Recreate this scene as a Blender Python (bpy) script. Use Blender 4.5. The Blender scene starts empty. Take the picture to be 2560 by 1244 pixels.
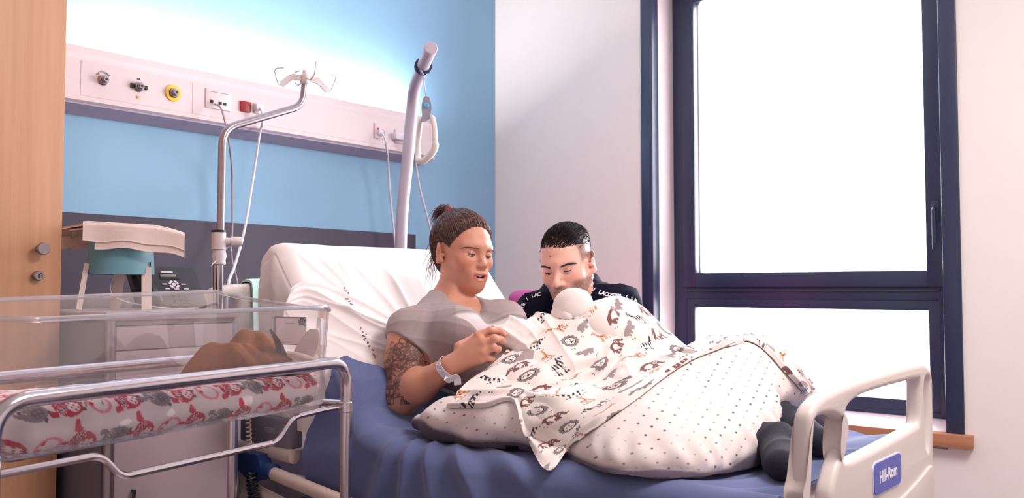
import bpy, bmesh, math, random
import numpy as np
from mathutils import Vector, Matrix, Quaternion
from mathutils.bvhtree import BVHTree

S = bpy.context.scene
COL = S.collection
random.seed(7)
RNG = np.random.default_rng(7)
PI = math.pi

# ------------------------------------------------------------------ camera
CAM_H = 1.10
F_PX, CX, CY = 2225.0, 1280.0, 622.0
YAW = math.radians(39.7)            # view direction measured from +X
PITCH = math.radians(2.52)
cam_data = bpy.data.cameras.new('camera')
cam_data.sensor_width = 36.0
cam_data.lens = F_PX / 2560.0 * 36.0
cam_data.clip_start = 0.02
cam = bpy.data.objects.new('camera', cam_data)
COL.objects.link(cam)
cam.location = (0, 0, CAM_H)
cam.rotation_euler = (PI / 2 + PITCH, 0, YAW - PI / 2)
cam_data.dof.use_dof = True
cam_data.dof.focus_distance = 2.65
cam_data.dof.aperture_fstop = 9.0
S.camera = cam

# ------------------------------------------------------------------ world and exposure
W = bpy.data.worlds.new('overcast sky')
S.world = W
W.use_nodes = True
bg = W.node_tree.nodes['Background']
bg.inputs['Color'].default_value = (1.0, 0.97, 0.98, 1)
bg.inputs['Strength'].default_value = 24.0
S.view_settings.view_transform = 'Standard'
S.view_settings.look = 'None'
S.view_settings.exposure = 0.0
S.view_settings.gamma = 1.0
S.view_settings.use_curve_mapping = False

def area_light(name, loc, target, sx, sy, power, color=(1, 1, 1), portal=False, parent=None):
    d = bpy.data.lights.new(name, 'AREA')
    d.shape = 'RECTANGLE'
    d.size, d.size_y = sx, sy
    d.energy = power
    d.color = color
    o = bpy.data.objects.new(name, d)
    COL.objects.link(o)
    o.location = loc
    dv = Vector(target) - Vector(loc)
    o.rotation_euler = dv.to_track_quat('-Z', 'Y').to_euler()
    if portal:
        d.cycles.is_portal = True
    if parent:
        set_parent(o, parent)
    return o

# geometry of the place (metres): head wall is the plane Y = 3.46, window wall the plane X = 4.01
WALL_Y, WALL_X, CEIL = 3.46, 4.01, 3.0
area_light('window_daylight_portal', (4.34, 1.68, 1.6), (0, 1.68, 1.6), 1.5, 2.4, 1.0, portal=True)
FILL_LIGHT_POWER = 84.0  # strength of the added, unseen fill light
HEAD_LAMP_POWER = 40.0

# ------------------------------------------------------------------ pixel helpers (photograph pixel + distance -> point in the room)
_f0 = Vector((math.cos(YAW), math.sin(YAW), 0))
_r0 = Vector((math.sin(YAW), -math.cos(YAW), 0))
_f = _f0 * math.cos(PITCH) + Vector((0, 0, 1)) * math.sin(PITCH)
_u = Vector((0, 0, 1)) * math.cos(PITCH) - _f0 * math.sin(PITCH)
EYE = Vector((0, 0, CAM_H))
def ray(px, py):
    return _f + _r0 * ((px - CX) / F_PX) - _u * ((py - CY) / F_PX)
def at(px, py, t): return EYE + ray(px, py) * t
def atX(px, py, X): d = ray(px, py); return EYE + d * (X / d.x)
def atY(px, py, Y): d = ray(px, py); return EYE + d * (Y / d.y)
def atZ(px, py, Z): d = ray(px, py); return EYE + d * ((Z - CAM_H) / d.z)

# ------------------------------------------------------------------ materials
def lin(c):
    if isinstance(c, str):
        c = tuple(int(c[i:i + 2], 16) / 255 for i in (0, 2, 4))
    return tuple((x / 12.92 if x <= .04045 else ((x + .055) / 1.055) ** 2.4) for x in c)

class NT:
    def __init__(self, m):
        self.t = m.node_tree; self.n = m.node_tree.nodes; self.l = m.node_tree.links
    def new(self, kind, **kw):
        n = self.n.new(kind)
        for k, v in kw.items():
            if k.startswith('i_'):
                key = k[2:]
                key = int(key) if key.isdigit() else key.replace('_', ' ')
                n.inputs[key].default_value = v
            else:
                setattr(n, k, v)
        return n
    def link(self, a, b): self.l.new(a, b)
    def math(self, op, a, b=None, c=None, clamp=False):
        n = self.n.new('ShaderNodeMath'); n.operation = op; n.use_clamp = clamp
        for i, x in enumerate((a, b, c)):
            if x is None: continue
            if isinstance(x, (int, float)): n.inputs[i].default_value = x
            else: self.l.new(x, n.inputs[i])
        return n.outputs[0]
    def mix(self, fac, a, b):
        n = self.n.new('ShaderNodeMix'); n.data_type = 'RGBA'
        for i, x in ((0, fac), (6, a), (7, b)):
            if isinstance(x, (int, float)): n.inputs[i].default_value = x
            elif isinstance(x, tuple): n.inputs[i].default_value = (*x[:3], 1)
            else: self.l.new(x, n.inputs[i])
        return n.outputs[2]

MATS = {}
def mat(name, color, rough=.5, metal=0., noise=.04, nscale=30., bump=0., bscale=200., spec=.5, sheen=0., sss=0., coat=0.):
    if name in MATS: return MATS[name]
    m = bpy.data.materials.new(name); m.use_nodes = True
    N = NT(m); b = N.n['Principled BSDF']
    c = lin(color)
    b.inputs['Roughness'].default_value = rough
    b.inputs['Metallic'].default_value = metal
    b.inputs['Specular IOR Level'].default_value = spec
    if sheen:
        b.inputs['Sheen Weight'].default_value = sheen
    if coat:
        b.inputs['Coat Weight'].default_value = coat
    if sss:
        b.inputs['Subsurface Weight'].default_value = sss
        b.inputs['Subsurface Radius'].default_value = (.010, .004, .002)
        b.inputs['Subsurface Scale'].default_value = 1.0
    tc = N.new('ShaderNodeTexCoord')
    nz = N.new('ShaderNodeTexNoise', i_Scale=nscale, i_Detail=4.)
    N.link(tc.outputs['Object'], nz.inputs['Vector'])
    lo = tuple(max(0, x * (1 - noise * 2)) for x in c); hi = tuple(min(1, x * (1 + noise * 2)) for x in c)
    col = N.mix(nz.outputs['Fac'], lo, hi)
    N.link(col, b.inputs['Base Color'])
    if bump:
        nb = N.new('ShaderNodeTexNoise', i_Scale=bscale, i_Detail=3.)
        N.link(tc.outputs['Object'], nb.inputs['Vector'])
        bp = N.new('ShaderNodeBump', i_Strength=bump, i_Distance=.002)
        N.link(nb.outputs['Fac'], bp.inputs['Height'])
        N.link(bp.outputs['Normal'], b.inputs['Normal'])
    MATS[name] = m
    return m

def clear_mat(name, tint=(1, 1, 1), refl=.9, rough=.02, ior=1.45, haze=0.):
    """thin clear sheet: what lies behind shows through, edges-on it reflects more"""
    if name in MATS: return MATS[name]
    m = bpy.data.materials.new(name); m.use_nodes = True
    N = NT(m)
    for n in list(N.n):
        if n.type == 'BSDF_PRINCIPLED': N.n.remove(n)
    out = [n for n in N.n if n.type == 'OUTPUT_MATERIAL'][0]
    tr = N.new('ShaderNodeBsdfTransparent'); tr.inputs['Color'].default_value = (*tint, 1)
    gl = N.new('ShaderNodeBsdfGlossy', i_Roughness=rough); gl.inputs['Color'].default_value = (1, 1, 1, 1)
    fr = N.new('ShaderNodeFresnel', i_IOR=ior)
    fac = N.math('MULTIPLY', fr.outputs[0], refl)
    mx = N.new('ShaderNodeMixShader')
    N.link(fac, mx.inputs[0]); N.link(tr.outputs[0], mx.inputs[1]); N.link(gl.outputs[0], mx.inputs[2])
    last = mx
    if haze:
        df = N.new('ShaderNodeBsdfDiffuse'); df.inputs['Color'].default_value = (.85, .82, .85, 1)
        m2 = N.new('ShaderNodeMixShader'); m2.inputs[0].default_value = haze
        N.link(mx.outputs[0], m2.inputs[1]); N.link(df.outputs[0], m2.inputs[2]); last = m2
    N.link(last.outputs[0], out.inputs['Surface'])
    MATS[name] = m
    return m

def attr_mat(name, base, rough=.8, attr='Col', sheen=0., bump=.25, bscale=600., sss=0., spec=.3, trans=0.):
    """colour printed or woven into a thing, read from its colour attribute"""
    if name in MATS: return MATS[name]
    m = mat(name, base, rough, 0, .015, 60., bump, bscale, spec, sheen, sss)
    N = NT(m); b = N.n['Principled BSDF']
    old = b.inputs['Base Color'].links[0].from_socket
    a = N.new('ShaderNodeAttribute', attribute_name=attr)
    mul = N.n.new('ShaderNodeMix'); mul.data_type = 'RGBA'; mul.blend_type = 'MULTIPLY'; mul.inputs[0].default_value = 1
    N.link(old, mul.inputs[6]); N.link(a.outputs['Color'], mul.inputs[7])
    N.link(mul.outputs[2], b.inputs['Base Color'])
    return m

# ------------------------------------------------------------------ mesh builder
def frame_from(axis):
    axis = Vector(axis).normalized()
    h = Vector((0, 0, 1)) if abs(axis.z) < .9 else Vector((1, 0, 0))
    x = h.cross(axis).normalized(); y = axis.cross(x)
    return x, y, axis

def catmull(pts, n=8):
    pts = [Vector(p) for p in pts]
    out = []
    for i in range(len(pts) - 1):
        p1, p2 = pts[i], pts[i + 1]
        p0 = pts[i - 1] if i else p1 * 2 - p2
        p3 = pts[i + 2] if i + 2 < len(pts) else p2 * 2 - p1
        for k in range(n):
            t = k / n
            out.append(.5 * ((2 * p1) + (p2 - p0) * t + (2 * p0 - 5 * p1 + 4 * p2 - p3) * t * t + (3 * p1 - p0 - 3 * p2 + p3) * t ** 3))
    out.append(pts[-1])
    return out

def fillet(pts, r, n=6):
    pts = [Vector(p) for p in pts]
    out = [pts[0]]
    for i in range(1, len(pts) - 1):
        a, b, c = pts[i - 1], pts[i], pts[i + 1]
        d1, d2 = (a - b), (c - b)
        rr = min(r, d1.length * .49, d2.length * .49)
        s, e = b + d1.normalized() * rr, b + d2.normalized() * rr
        for k in range(n + 1):
            t = k / n
            out.append(s * (1 - t) ** 2 + b * 2 * t * (1 - t) + e * t * t)
    out.append(pts[-1])
    return out

class MB:
    def __init__(self): self.v = []; self.f = []; self.mi = []; self.cur = 0
    def add(self, vs, fs):
        o = len(self.v)
        self.v += [tuple(v) for v in vs]
        self.f += [tuple(i + o for i in f) for f in fs]
        self.mi += [self.cur] * len(fs)
        return self
    def bm(self, b):
        b.verts.ensure_lookup_table(); b.verts.index_update()
        self.add([v.co.copy() for v in b.verts], [[v.index for v in f.verts] for f in b.faces]); b.free(); return self
    def box(self, c, s, bev=0., rot=None, seg=2):
        b = bmesh.new(); bmesh.ops.create_cube(b, size=1)
        for v in b.verts: v.co = Vector((v.co.x * s[0], v.co.y * s[1], v.co.z * s[2]))
        if bev: bmesh.ops.bevel(b, geom=list(b.edges), offset=min(bev, min(s) * .49), segments=seg, profile=.5, affect='EDGES')
        for v in b.verts: v.co = ((rot @ v.co) if rot else v.co) + Vector(c)
        return self.bm(b)
    def span(self, lo, hi, bev=0., seg=2):
        lo, hi = Vector(lo), Vector(hi)
        return self.box((lo + hi) / 2, hi - lo, bev, None, seg)
    def tube(self, pts, r, n=10, cap=True, flat=None):
        pts = [Vector(p) for p in pts]
        m = len(pts)
        rs = list(r) if hasattr(r, '__len__') else [r] * m
        x = None; vs = []; fs = []
        for i, p in enumerate(pts):
            d = (pts[min(i + 1, m - 1)] - pts[max(i - 1, 0)])
            d = d.normalized() if d.length > 1e-9 else Vector((0, 0, 1))
            if x is None: x = frame_from(d)[0]
            x = (x - d * x.dot(d)); x = x.normalized() if x.length > 1e-6 else frame_from(d)[0]
            y = d.cross(x)
            for k in range(n):
                a = 2 * PI * k / n
                vs.append(p + x * math.cos(a) * rs[i] + y * math.sin(a) * rs[i])
        for i in range(m - 1):
            for k in range(n):
                k2 = (k + 1) % n
                fs.append((i * n + k, i * n + k2, (i + 1) * n + k2, (i + 1) * n + k))
        if cap:
            fs.append(tuple(range(n - 1, -1, -1))); fs.append(tuple((m - 1) * n + k for k in range(n)))
        return self.add(vs, fs)
    def strip(self, pts, ups, w, th):
        """flat band along pts, ups the flat side's normal"""
        pts = [Vector(p) for p in pts]; vs = []; fs = []; m = len(pts)
        for i, p in enumerate(pts):
            d = (pts[min(i + 1, m - 1)] - pts[max(i - 1, 0)]).normalized()
            u = Vector(ups[i] if isinstance(ups, list) else ups); u = (u - d * u.dot(d)).normalized()
            s = d.cross(u)
            for a, b in ((-1, -1), (1, -1), (1, 1), (-1, 1)):
                vs.append(p + s * (a * w / 2) + u * (b * th / 2))
        for i in range(m - 1):
            for k in range(4):
                k2 = (k + 1) % 4
                fs.append((i * 4 + k, i * 4 + k2, (i + 1) * 4 + k2, (i + 1) * 4 + k))
        fs.append((3, 2, 1, 0)); fs.append(tuple((m - 1) * 4 + k for k in range(4)))
        return self.add(vs, fs)
    def lathe(self, prof, o, axis, n=28, cap=True):
        x, y, a = frame_from(axis); o = Vector(o); vs = []; fs = []
        for r, h in prof:
            for k in range(n):
                t = 2 * PI * k / n
                vs.append(o + a * h + x * math.cos(t) * r + y * math.sin(t) * r)
        for i in range(len(prof) - 1):
            for k in range(n):
                k2 = (k + 1) % n
                fs.append((i * n + k, i * n + k2, (i + 1) * n + k2, (i + 1) * n + k))
        if cap:
            fs.append(tuple(range(n - 1, -1, -1))); fs.append(tuple((len(prof) - 1) * n + k for k in range(n)))
        return self.add(vs, fs)
    def ell(self, c, r, rot=None, n=16):
        b = bmesh.new(); bmesh.ops.create_uvsphere(b, u_segments=n * 2, v_segments=n, radius=1)
        r = r if hasattr(r, '__len__') else (r, r, r)
        for v in b.verts:
            q = Vector((v.co.x * r[0], v.co.y * r[1], v.co.z * r[2]))
            v.co = ((rot @ q) if rot else q) + Vector(c)
        return self.bm(b)
    def prism(self, poly, axis_o, ex, ey, ez, h):
        """polygon (2-D list) in plane ex, ey extruded h along ez"""
        o, ex, ey, ez = map(Vector, (axis_o, ex, ey, ez)); n = len(poly)
        vs = [o + ex * p[0] + ey * p[1] for p in poly] + [o + ex * p[0] + ey * p[1] + ez * h for p in poly]
        fs = [tuple(range(n - 1, -1, -1)), tuple(range(n, 2 * n))] + [(i, (i + 1) % n, n + (i + 1) % n, n + i) for i in range(n)]
        return self.add(vs, fs)
    def grid(self, P, closed_u=False):
        """P[i][j] points -> quads"""
        ni, nj = len(P), len(P[0]); vs = [p for row in P for p in row]
        fs = [(i * nj + j, i * nj + j + 1, (i + 1) * nj + j + 1, (i + 1) * nj + j) for i in range(ni - 1) for j in range(nj - 1)]
        return self.add(vs, fs)

def set_parent(o, p):
    o.parent = p
    o.matrix_parent_inverse = world_of(p).inverted()

def world_of(o):
    m = Matrix.LocRotScale(o.location, o.rotation_euler, o.scale)
    if o.parent: m = world_of(o.parent) @ o.matrix_parent_inverse @ m
    return m

def obj(name, mb, m, parent=None, smooth=35., fix=True):
    me = bpy.data.meshes.new(name)
    me.from_pydata(mb.v, [], mb.f)
    ms = m if isinstance(m, (list, tuple)) else [m]
    for x in ms: me.materials.append(x)
    if len(ms) > 1: me.polygons.foreach_set('material_index', mb.mi)
    me.validate(); me.update()
    if fix:
        b = bmesh.new(); b.from_mesh(me); bmesh.ops.recalc_face_normals(b, faces=b.faces); b.to_mesh(me); b.free()
    if smooth:
        me.shade_smooth(); me.set_sharp_from_angle(angle=math.radians(smooth))
    o = bpy.data.objects.new(name, me); COL.objects.link(o)
    if parent: set_parent(o, parent)
    return o

def tag(o, label=None, cat=None, group=None, kind=None):
    if label: o['label'] = label
    if cat: o['category'] = cat
    if group: o['group'] = group
    if kind: o['kind'] = kind
    return o

def thing(name, label, cat, loc=(0, 0, 0), group=None):
    o = bpy.data.objects.new(name, None); COL.objects.link(o)
    o.location = loc; o.empty_display_size = .05
    return tag(o, label, cat, group)

def struct(name, mb, m, parent=None, smooth=35.):
    o = obj(name, mb, m, parent, smooth)
    if not parent: o['kind'] = 'structure'
    return o

def np_obj(name, co, quads, m, parent=None, col=None, attrs=None, smooth=True):
    me = bpy.data.meshes.new(name)
    co = np.asarray(co, np.float32); quads = np.asarray(quads, np.int32)
    me.vertices.add(len(co)); me.vertices.foreach_set('co', co.ravel())
    k = quads.shape[1]
    me.loops.add(quads.size); me.loops.foreach_set('vertex_index', quads.ravel())
    me.polygons.add(len(quads)); me.polygons.foreach_set('loop_start', np.arange(0, quads.size, k, dtype=np.int32))
    me.update(calc_edges=True); me.validate()
    if smooth: me.shade_smooth()
    for x in (m if isinstance(m, (list, tuple)) else [m]): me.materials.append(x)
    if col is not None:
        a = me.color_attributes.new('Col', 'FLOAT_COLOR', 'POINT')
        c4 = np.ones((len(co), 4), np.float32); c4[:, :3] = col
        a.data.foreach_set('color', c4.ravel())
    for nme, val in (attrs or {}).items():
        a = me.attributes.new(nme, 'FLOAT', 'POINT'); a.data.foreach_set('value', np.asarray(val, np.float32))
    o = bpy.data.objects.new(name, me); COL.objects.link(o)
    if parent: set_parent(o, parent)
    return o

def text_mesh(txt, size, extrude=.0004, bold=0.):
    """letters as a mesh in their own XY plane, centred"""
    cu = bpy.data.curves.new('t', 'FONT'); cu.body = txt; cu.size = size; cu.extrude = extrude; cu.offset = bold
    cu.align_x = 'CENTER'; cu.align_y = 'CENTER'; cu.resolution_u = 3
    o = bpy.data.objects.new('t', cu); COL.objects.link(o)
    dg = bpy.context.evaluated_depsgraph_get()
    me = bpy.data.meshes.new_from_object(o.evaluated_get(dg))
    vs = [v.co.copy() for v in me.vertices]; fs = [tuple(p.vertices) for p in me.polygons]
    bpy.data.objects.remove(o); bpy.data.curves.remove(cu); bpy.data.meshes.remove(me)
    return vs, fs

def put_text(mb, txt, size, o, ex, ey, extrude=.0004, bold=0.):
    vs, fs = text_mesh(txt, size, extrude, bold)
    o, ex, ey = Vector(o), Vector(ex).normalized(), Vector(ey).normalized(); ez = ex.cross(ey)
    mb.add([o + ex * v.x + ey * v.y + ez * v.z for v in vs], fs)

def flat_shape(loops, thick, bevel, o, ex, ey, res=3):
    """outline with holes, given thickness and rounded edges; returns verts, faces in the room"""
    cu = bpy.data.curves.new('s', 'CURVE'); cu.dimensions = '2D'; cu.fill_mode = 'BOTH'
    cu.extrude = thick / 2 - bevel; cu.bevel_depth = bevel; cu.bevel_resolution = res; cu.offset = -bevel
    for lp in loops:
        sp = cu.splines.new('POLY'); sp.points.add(len(lp) - 1); sp.use_cyclic_u = True
        for p, q in zip(sp.points, lp): p.co = (q[0], q[1], 0, 1)
    ob = bpy.data.objects.new('s', cu); COL.objects.link(ob)
    dg = bpy.context.evaluated_depsgraph_get()
    me = bpy.data.meshes.new_from_object(ob.evaluated_get(dg))
    o, ex, ey = Vector(o), Vector(ex).normalized(), Vector(ey).normalized(); ez = ex.cross(ey)
    vs = [o + ex * v.co.x + ey * v.co.y + ez * v.co.z for v in me.vertices]; fs = [tuple(p.vertices) for p in me.polygons]
    bpy.data.objects.remove(ob); bpy.data.curves.remove(cu); bpy.data.meshes.remove(me)
    b = bmesh.new()
    bv = [b.verts.new(v) for v in vs]
    for f in fs:
        try: b.faces.new([bv[i] for i in f])
        except ValueError: pass
    bmesh.ops.remove_doubles(b, verts=b.verts, dist=1e-5)
    return b

# ------------------------------------------------------------------ smooth solid modelling (distance fields -> one continuous mesh)
def smin(a, b, k):
    if k <= 0: return np.minimum(a, b)
    h = np.maximum(k - np.abs(a - b), 0) / k
    return np.minimum(a, b) - h * h * k * .25

class Field:
    def __init__(self, lo, hi, h):
        self.lo = np.array(lo, float); self.h = h
        self.n = np.ceil((np.array(hi, float) - self.lo) / h).astype(int) + 1
        self.a = np.full(self.n, .2, np.float32)
    def window(self, lo, hi):
        i0 = np.clip(np.floor((np.array(lo) - self.lo) / self.h).astype(int), 0, self.n)
        i1 = np.clip(np.ceil((np.array(hi) - self.lo) / self.h).astype(int) + 1, 0, self.n)
        sl = tuple(slice(a, b) for a, b in zip(i0, i1))
        ax = [(self.lo[k] + self.h * np.arange(i0[k], i1[k])).astype(np.float32) for k in range(3)]
        return sl, np.meshgrid(*ax, indexing='ij', sparse=True)
    def put(self, fn, lo, hi, k=.01, mode='add', pad=.03):
        sl, (X, Y, Z) = self.window(np.array(lo) - k - pad, np.array(hi) + k + pad)
        a = self.a[sl]
        if a.size == 0: return
        d = fn(X, Y, Z).astype(np.float32)
        if mode == 'add': self.a[sl] = smin(a, d, k)
        elif mode == 'sub': self.a[sl] = -smin(-a, d, k)
        elif mode == 'and': self.a[sl] = -smin(-a, -d, k)
    def cone(self, a, b, ra, rb, k=.01, mode='add', pad=.03):
        a, b = np.array(a, float), np.array(b, float)
        fn = cone_fn(a, b, ra, rb); r = max(ra, rb)
        self.put(fn, np.minimum(a, b) - r, np.maximum(a, b) + r, k, mode, pad)
    def chain(self, pts, rs, k=.01, mode='add', pad=.03):
        for i in range(len(pts) - 1): self.cone(pts[i], pts[i + 1], rs[i], rs[i + 1], k, mode, pad)
    def ell(self, c, r, R=None, k=.01, mode='add', pad=.03):
        c = np.array(c, float); r = np.array(r if hasattr(r, '__len__') else (r, r, r), float)
        M = np.eye(3) if R is None else np.array(R)
        ext = np.sqrt((M ** 2) @ (r ** 2))
        self.put(ell_fn(c, r, M), c - ext, c + ext, k, mode, pad)
    def mesh(self, off=0.):
        return surface_nets(self.a - np.float32(off) if off else self.a, self.lo, self.h)
    def sample(self, P):
        q = (np.asarray(P) - self.lo) / self.h
        i = np.clip(np.floor(q).astype(int), 0, self.n - 2); f = np.clip(q - i, 0, 1)
        out = 0
        for dx in (0, 1):
            for dy in (0, 1):
                for dz in (0, 1):
                    w = (f[:, 0] if dx else 1 - f[:, 0]) * (f[:, 1] if dy else 1 - f[:, 1]) * (f[:, 2] if dz else 1 - f[:, 2])
                    out = out + w * self.a[i[:, 0] + dx, i[:, 1] + dy, i[:, 2] + dz]
        ok = np.all((q >= 0) & (q <= self.n - 1), axis=1)
        return np.where(ok, out, .2)
    def grad(self, P, e=.004):
        P = np.asarray(P); g = np.stack([self.sample(P + e * v) - self.sample(P - e * v) for v in np.eye(3)], 1)
        return g / (np.linalg.norm(g, axis=1, keepdims=True) + 1e-9)

def cone_fn(a, b, ra, rb):
    ba = b - a; L2 = float(ba @ ba) + 1e-12
    def fn(X, Y, Z):
        px, py, pz = X - a[0], Y - a[1], Z - a[2]
        t = np.clip((px * ba[0] + py * ba[1] + pz * ba[2]) / L2, 0, 1)
        dx, dy, dz = px - t * ba[0], py - t * ba[1], pz - t * ba[2]
        return np.sqrt(dx * dx + dy * dy + dz * dz) - (ra + (rb - ra) * t)
    return fn

def ell_fn(c, r, M):
    def fn(X, Y, Z):
        px, py, pz = X - c[0], Y - c[1], Z - c[2]
        q = [M[0, i] * px + M[1, i] * py + M[2, i] * pz for i in range(3)]
        k0 = np.sqrt(sum((q[i] / r[i]) ** 2 for i in range(3)))
        k1 = np.sqrt(sum((q[i] / r[i] ** 2) ** 2 for i in range(3))) + 1e-9
        return k0 * (k0 - 1) / k1
    return fn

def surface_nets(A, lo, h):
    ins = A < 0
    s = ins[:-1, :-1, :-1].astype(np.int8)
    cnt = np.zeros_like(s)
    for dx in (0, 1):
        for dy in (0, 1):
            for dz in (0, 1):
                cnt += ins[dx:ins.shape[0] - 1 + dx, dy:ins.shape[1] - 1 + dy, dz:ins.shape[2] - 1 + dz]
    act = np.argwhere((cnt > 0) & (cnt < 8))
    idx = np.full(cnt.shape, -1, np.int32)
    idx[act[:, 0], act[:, 1], act[:, 2]] = np.arange(len(act))
    corners = [(x, y, z) for x in (0, 1) for y in (0, 1) for z in (0, 1)]
    val = {c: A[act[:, 0] + c[0], act[:, 1] + c[1], act[:, 2] + c[2]] for c in corners}
    P = np.zeros((len(act), 3)); n = np.zeros(len(act))
    for c in corners:
        for ax in range(3):
            if c[ax] == 0:
                d = list(c); d[ax] = 1; d = tuple(d)
                a, b = val[c], val[d]
                m = (a < 0) != (b < 0)
                t = np.where(m, a / np.where(m, a - b, 1), 0)
                q = np.tile(np.array(c, float), (len(act), 1)); q[:, ax] = t
                P += q * m[:, None]; n += m
    P = lo + h * (act + P / n[:, None])
    quads = []
    for ax in range(3):
        o1, o2 = [k for k in range(3) if k != ax]
        a = np.take(ins, range(0, ins.shape[ax] - 1), axis=ax); b = np.take(ins, range(1, ins.shape[ax]), axis=ax)
        e = np.argwhere(a != b)
        e = e[(e[:, o1] > 0) & (e[:, o2] > 0) & (e[:, o1] < ins.shape[o1] - 1) & (e[:, o2] < ins.shape[o2] - 1)]
        flip = a[e[:, 0], e[:, 1], e[:, 2]]
        def cell(d1, d2):
            q = e.copy(); q[:, o1] -= d1; q[:, o2] -= d2
            return idx[q[:, 0], q[:, 1], q[:, 2]]
        Q = np.stack([cell(1, 1), cell(0, 1), cell(0, 0), cell(1, 0)], 1)
        if ax == 1: flip = ~flip
        Q[~flip] = Q[~flip][:, ::-1]
        quads.append(Q)
    Q = np.concatenate(quads); Q = Q[(Q >= 0).all(1)]
    return P, Q

def vnormals(co, quads):
    n = np.zeros_like(co)
    fn = np.cross(co[quads[:, 2]] - co[quads[:, 0]], co[quads[:, 3]] - co[quads[:, 1]])
    for k in range(quads.shape[1]): np.add.at(n, quads[:, k], fn)
    return n / (np.linalg.norm(n, axis=1, keepdims=True) + 1e-12)

def vnoise(P, scale, seed=0):
    """smooth value noise in -1..1"""
    q = np.asarray(P) * scale + seed * 17.31
    i = np.floor(q).astype(np.int64); f = q - i; f = f * f * (3 - 2 * f)
    def hsh(a, b, c):
        x = (a * 73856093) ^ (b * 19349663) ^ (c * 83492791) ^ (seed * 2654435761)
        x = (x ^ (x >> 13)) * 1274126177 & 0xffffffff
        return ((x ^ (x >> 16)) & 0xffff) / 32767.5 - 1
    out = 0
    for dx in (0, 1):
        for dy in (0, 1):
            for dz in (0, 1):
                w = (f[:, 0] if dx else 1 - f[:, 0]) * (f[:, 1] if dy else 1 - f[:, 1]) * (f[:, 2] if dz else 1 - f[:, 2])
                out = out + w * hsh(i[:, 0] + dx, i[:, 1] + dy, i[:, 2] + dz)
    return out

def grid_quads(ni, nj):
    i, j = np.meshgrid(np.arange(ni - 1), np.arange(nj - 1), indexing='ij')
    a = (i * nj + j).ravel()
    return np.stack([a, a + 1, a + nj + 1, a + nj], 1)

def bspline_net(C, ni, nj):
    """Catmull-Rom through a control net C (a, b, 3) -> (ni, nj, 3)"""
    C = np.asarray(C, float)
    def up(A, n):
        m = A.shape[0]; u = np.linspace(0, m - 1 - 1e-9, n); i = np.floor(u).astype(int); t = (u - i).reshape(-1, *([1] * (A.ndim - 1)))
        E = np.concatenate([(2 * A[:1] - A[1:2]), A, (2 * A[-1:] - A[-2:-1])])
        p0, p1, p2, p3 = E[i], E[i + 1], E[i + 2], E[i + 3]
        return .5 * (2 * p1 + (p2 - p0) * t + (2 * p0 - 5 * p1 + 4 * p2 - p3) * t ** 2 + (3 * p1 - p0 - 3 * p2 + p3) * t ** 3)
    return up(up(C, ni).transpose(1, 0, 2), nj).transpose(1, 0, 2)

def sheet_obj(name, P, th, m, parent=None, col=None, attrs=None):
    """cloth: grid P (ni, nj, 3) given a thickness th"""
    ni, nj = P.shape[:2]; co = P.reshape(-1, 3); q = grid_quads(ni, nj)
    n = vnormals(co, q)
    N = len(co)
    c2 = np.concatenate([co + n * th / 2, co - n * th / 2])
    q2 = [q, q[:, ::-1] + N]
    def rim(ids, rev):
        a, b = ids[:-1], ids[1:]
        r = np.stack([a, a + N, b + N, b], 1)
        return r[:, ::-1] if rev else r
    ids = np.arange(N).reshape(ni, nj)
    q2 += [rim(ids[0], True), rim(ids[-1], False), rim(ids[:, 0], False), rim(ids[:, -1], True)]
    col2 = None if col is None else np.concatenate([col, col])
    at2 = {k: np.concatenate([v, v]) for k, v in (attrs or {}).items()}
    return np_obj(name, c2, np.concatenate(q2), m, parent, col2, at2)

def seg_dist(P, a, b):
    """distance of 2-D points to a segment"""
    a, b = np.array(a, float), np.array(b, float); d = b - a
    t = np.clip(((P - a) @ d) / (d @ d + 1e-12), 0, 1)
    return np.linalg.norm(P - a - t[:, None] * d, axis=1)
# ------------------------------------------------------------------ materials of the place
M_white = mat('warm white wall paint', (.95, .915, .90), .85, 0, .01, 8, .1, 300)
M_blue = mat('sky blue wall paint', (.54, .705, .83), .7, 0, .015, 6, .1, 300)
M_dark = mat('dark aubergine wall panel', (.245, .21, .29), .6, 0, .03, 12, .1, 300)
M_floor = mat('grey vinyl floor', (.52, .47, .49), .45, 0, .06, 40)
M_ceil = mat('white ceiling', (.95, .94, .93), .9)
M_frame = mat('anthracite window metal', (.17, .20, .31), .38, .0, .03, 20, .05, 500)
M_plastic = mat('pale grey plastic', (.86, .81, .82), .42, 0, .02, 15)
M_rail = mat('white lacquered metal', (.86, .795, .815), .4, 0, .01, 10)
M_chrome = mat('polished chrome', (.80, .77, .80), .16, 1., .02, 10)
M_steel = mat('brushed steel', (.62, .58, .61), .34, 1., .05, 30)
M_black = mat('black plastic', (.055, .05, .075), .4, 0, .05, 30)
M_hole = mat('dark socket hole', (.06, .05, .07), .6)
M_lilac = mat('lilac grey underside strip', (.66, .61, .70), .55)
M_cable_w = mat('white cable', (.86, .84, .88), .5)
M_cable_g = mat('grey cable', (.66, .60, .64), .5)
M_yellow = mat('yellow plastic', (.95, .77, .28), .45)
M_red = mat('dark red plastic', (.60, .03, .12), .35)
M_ink = mat('dark print ink', (.16, .13, .2), .8)

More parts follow.
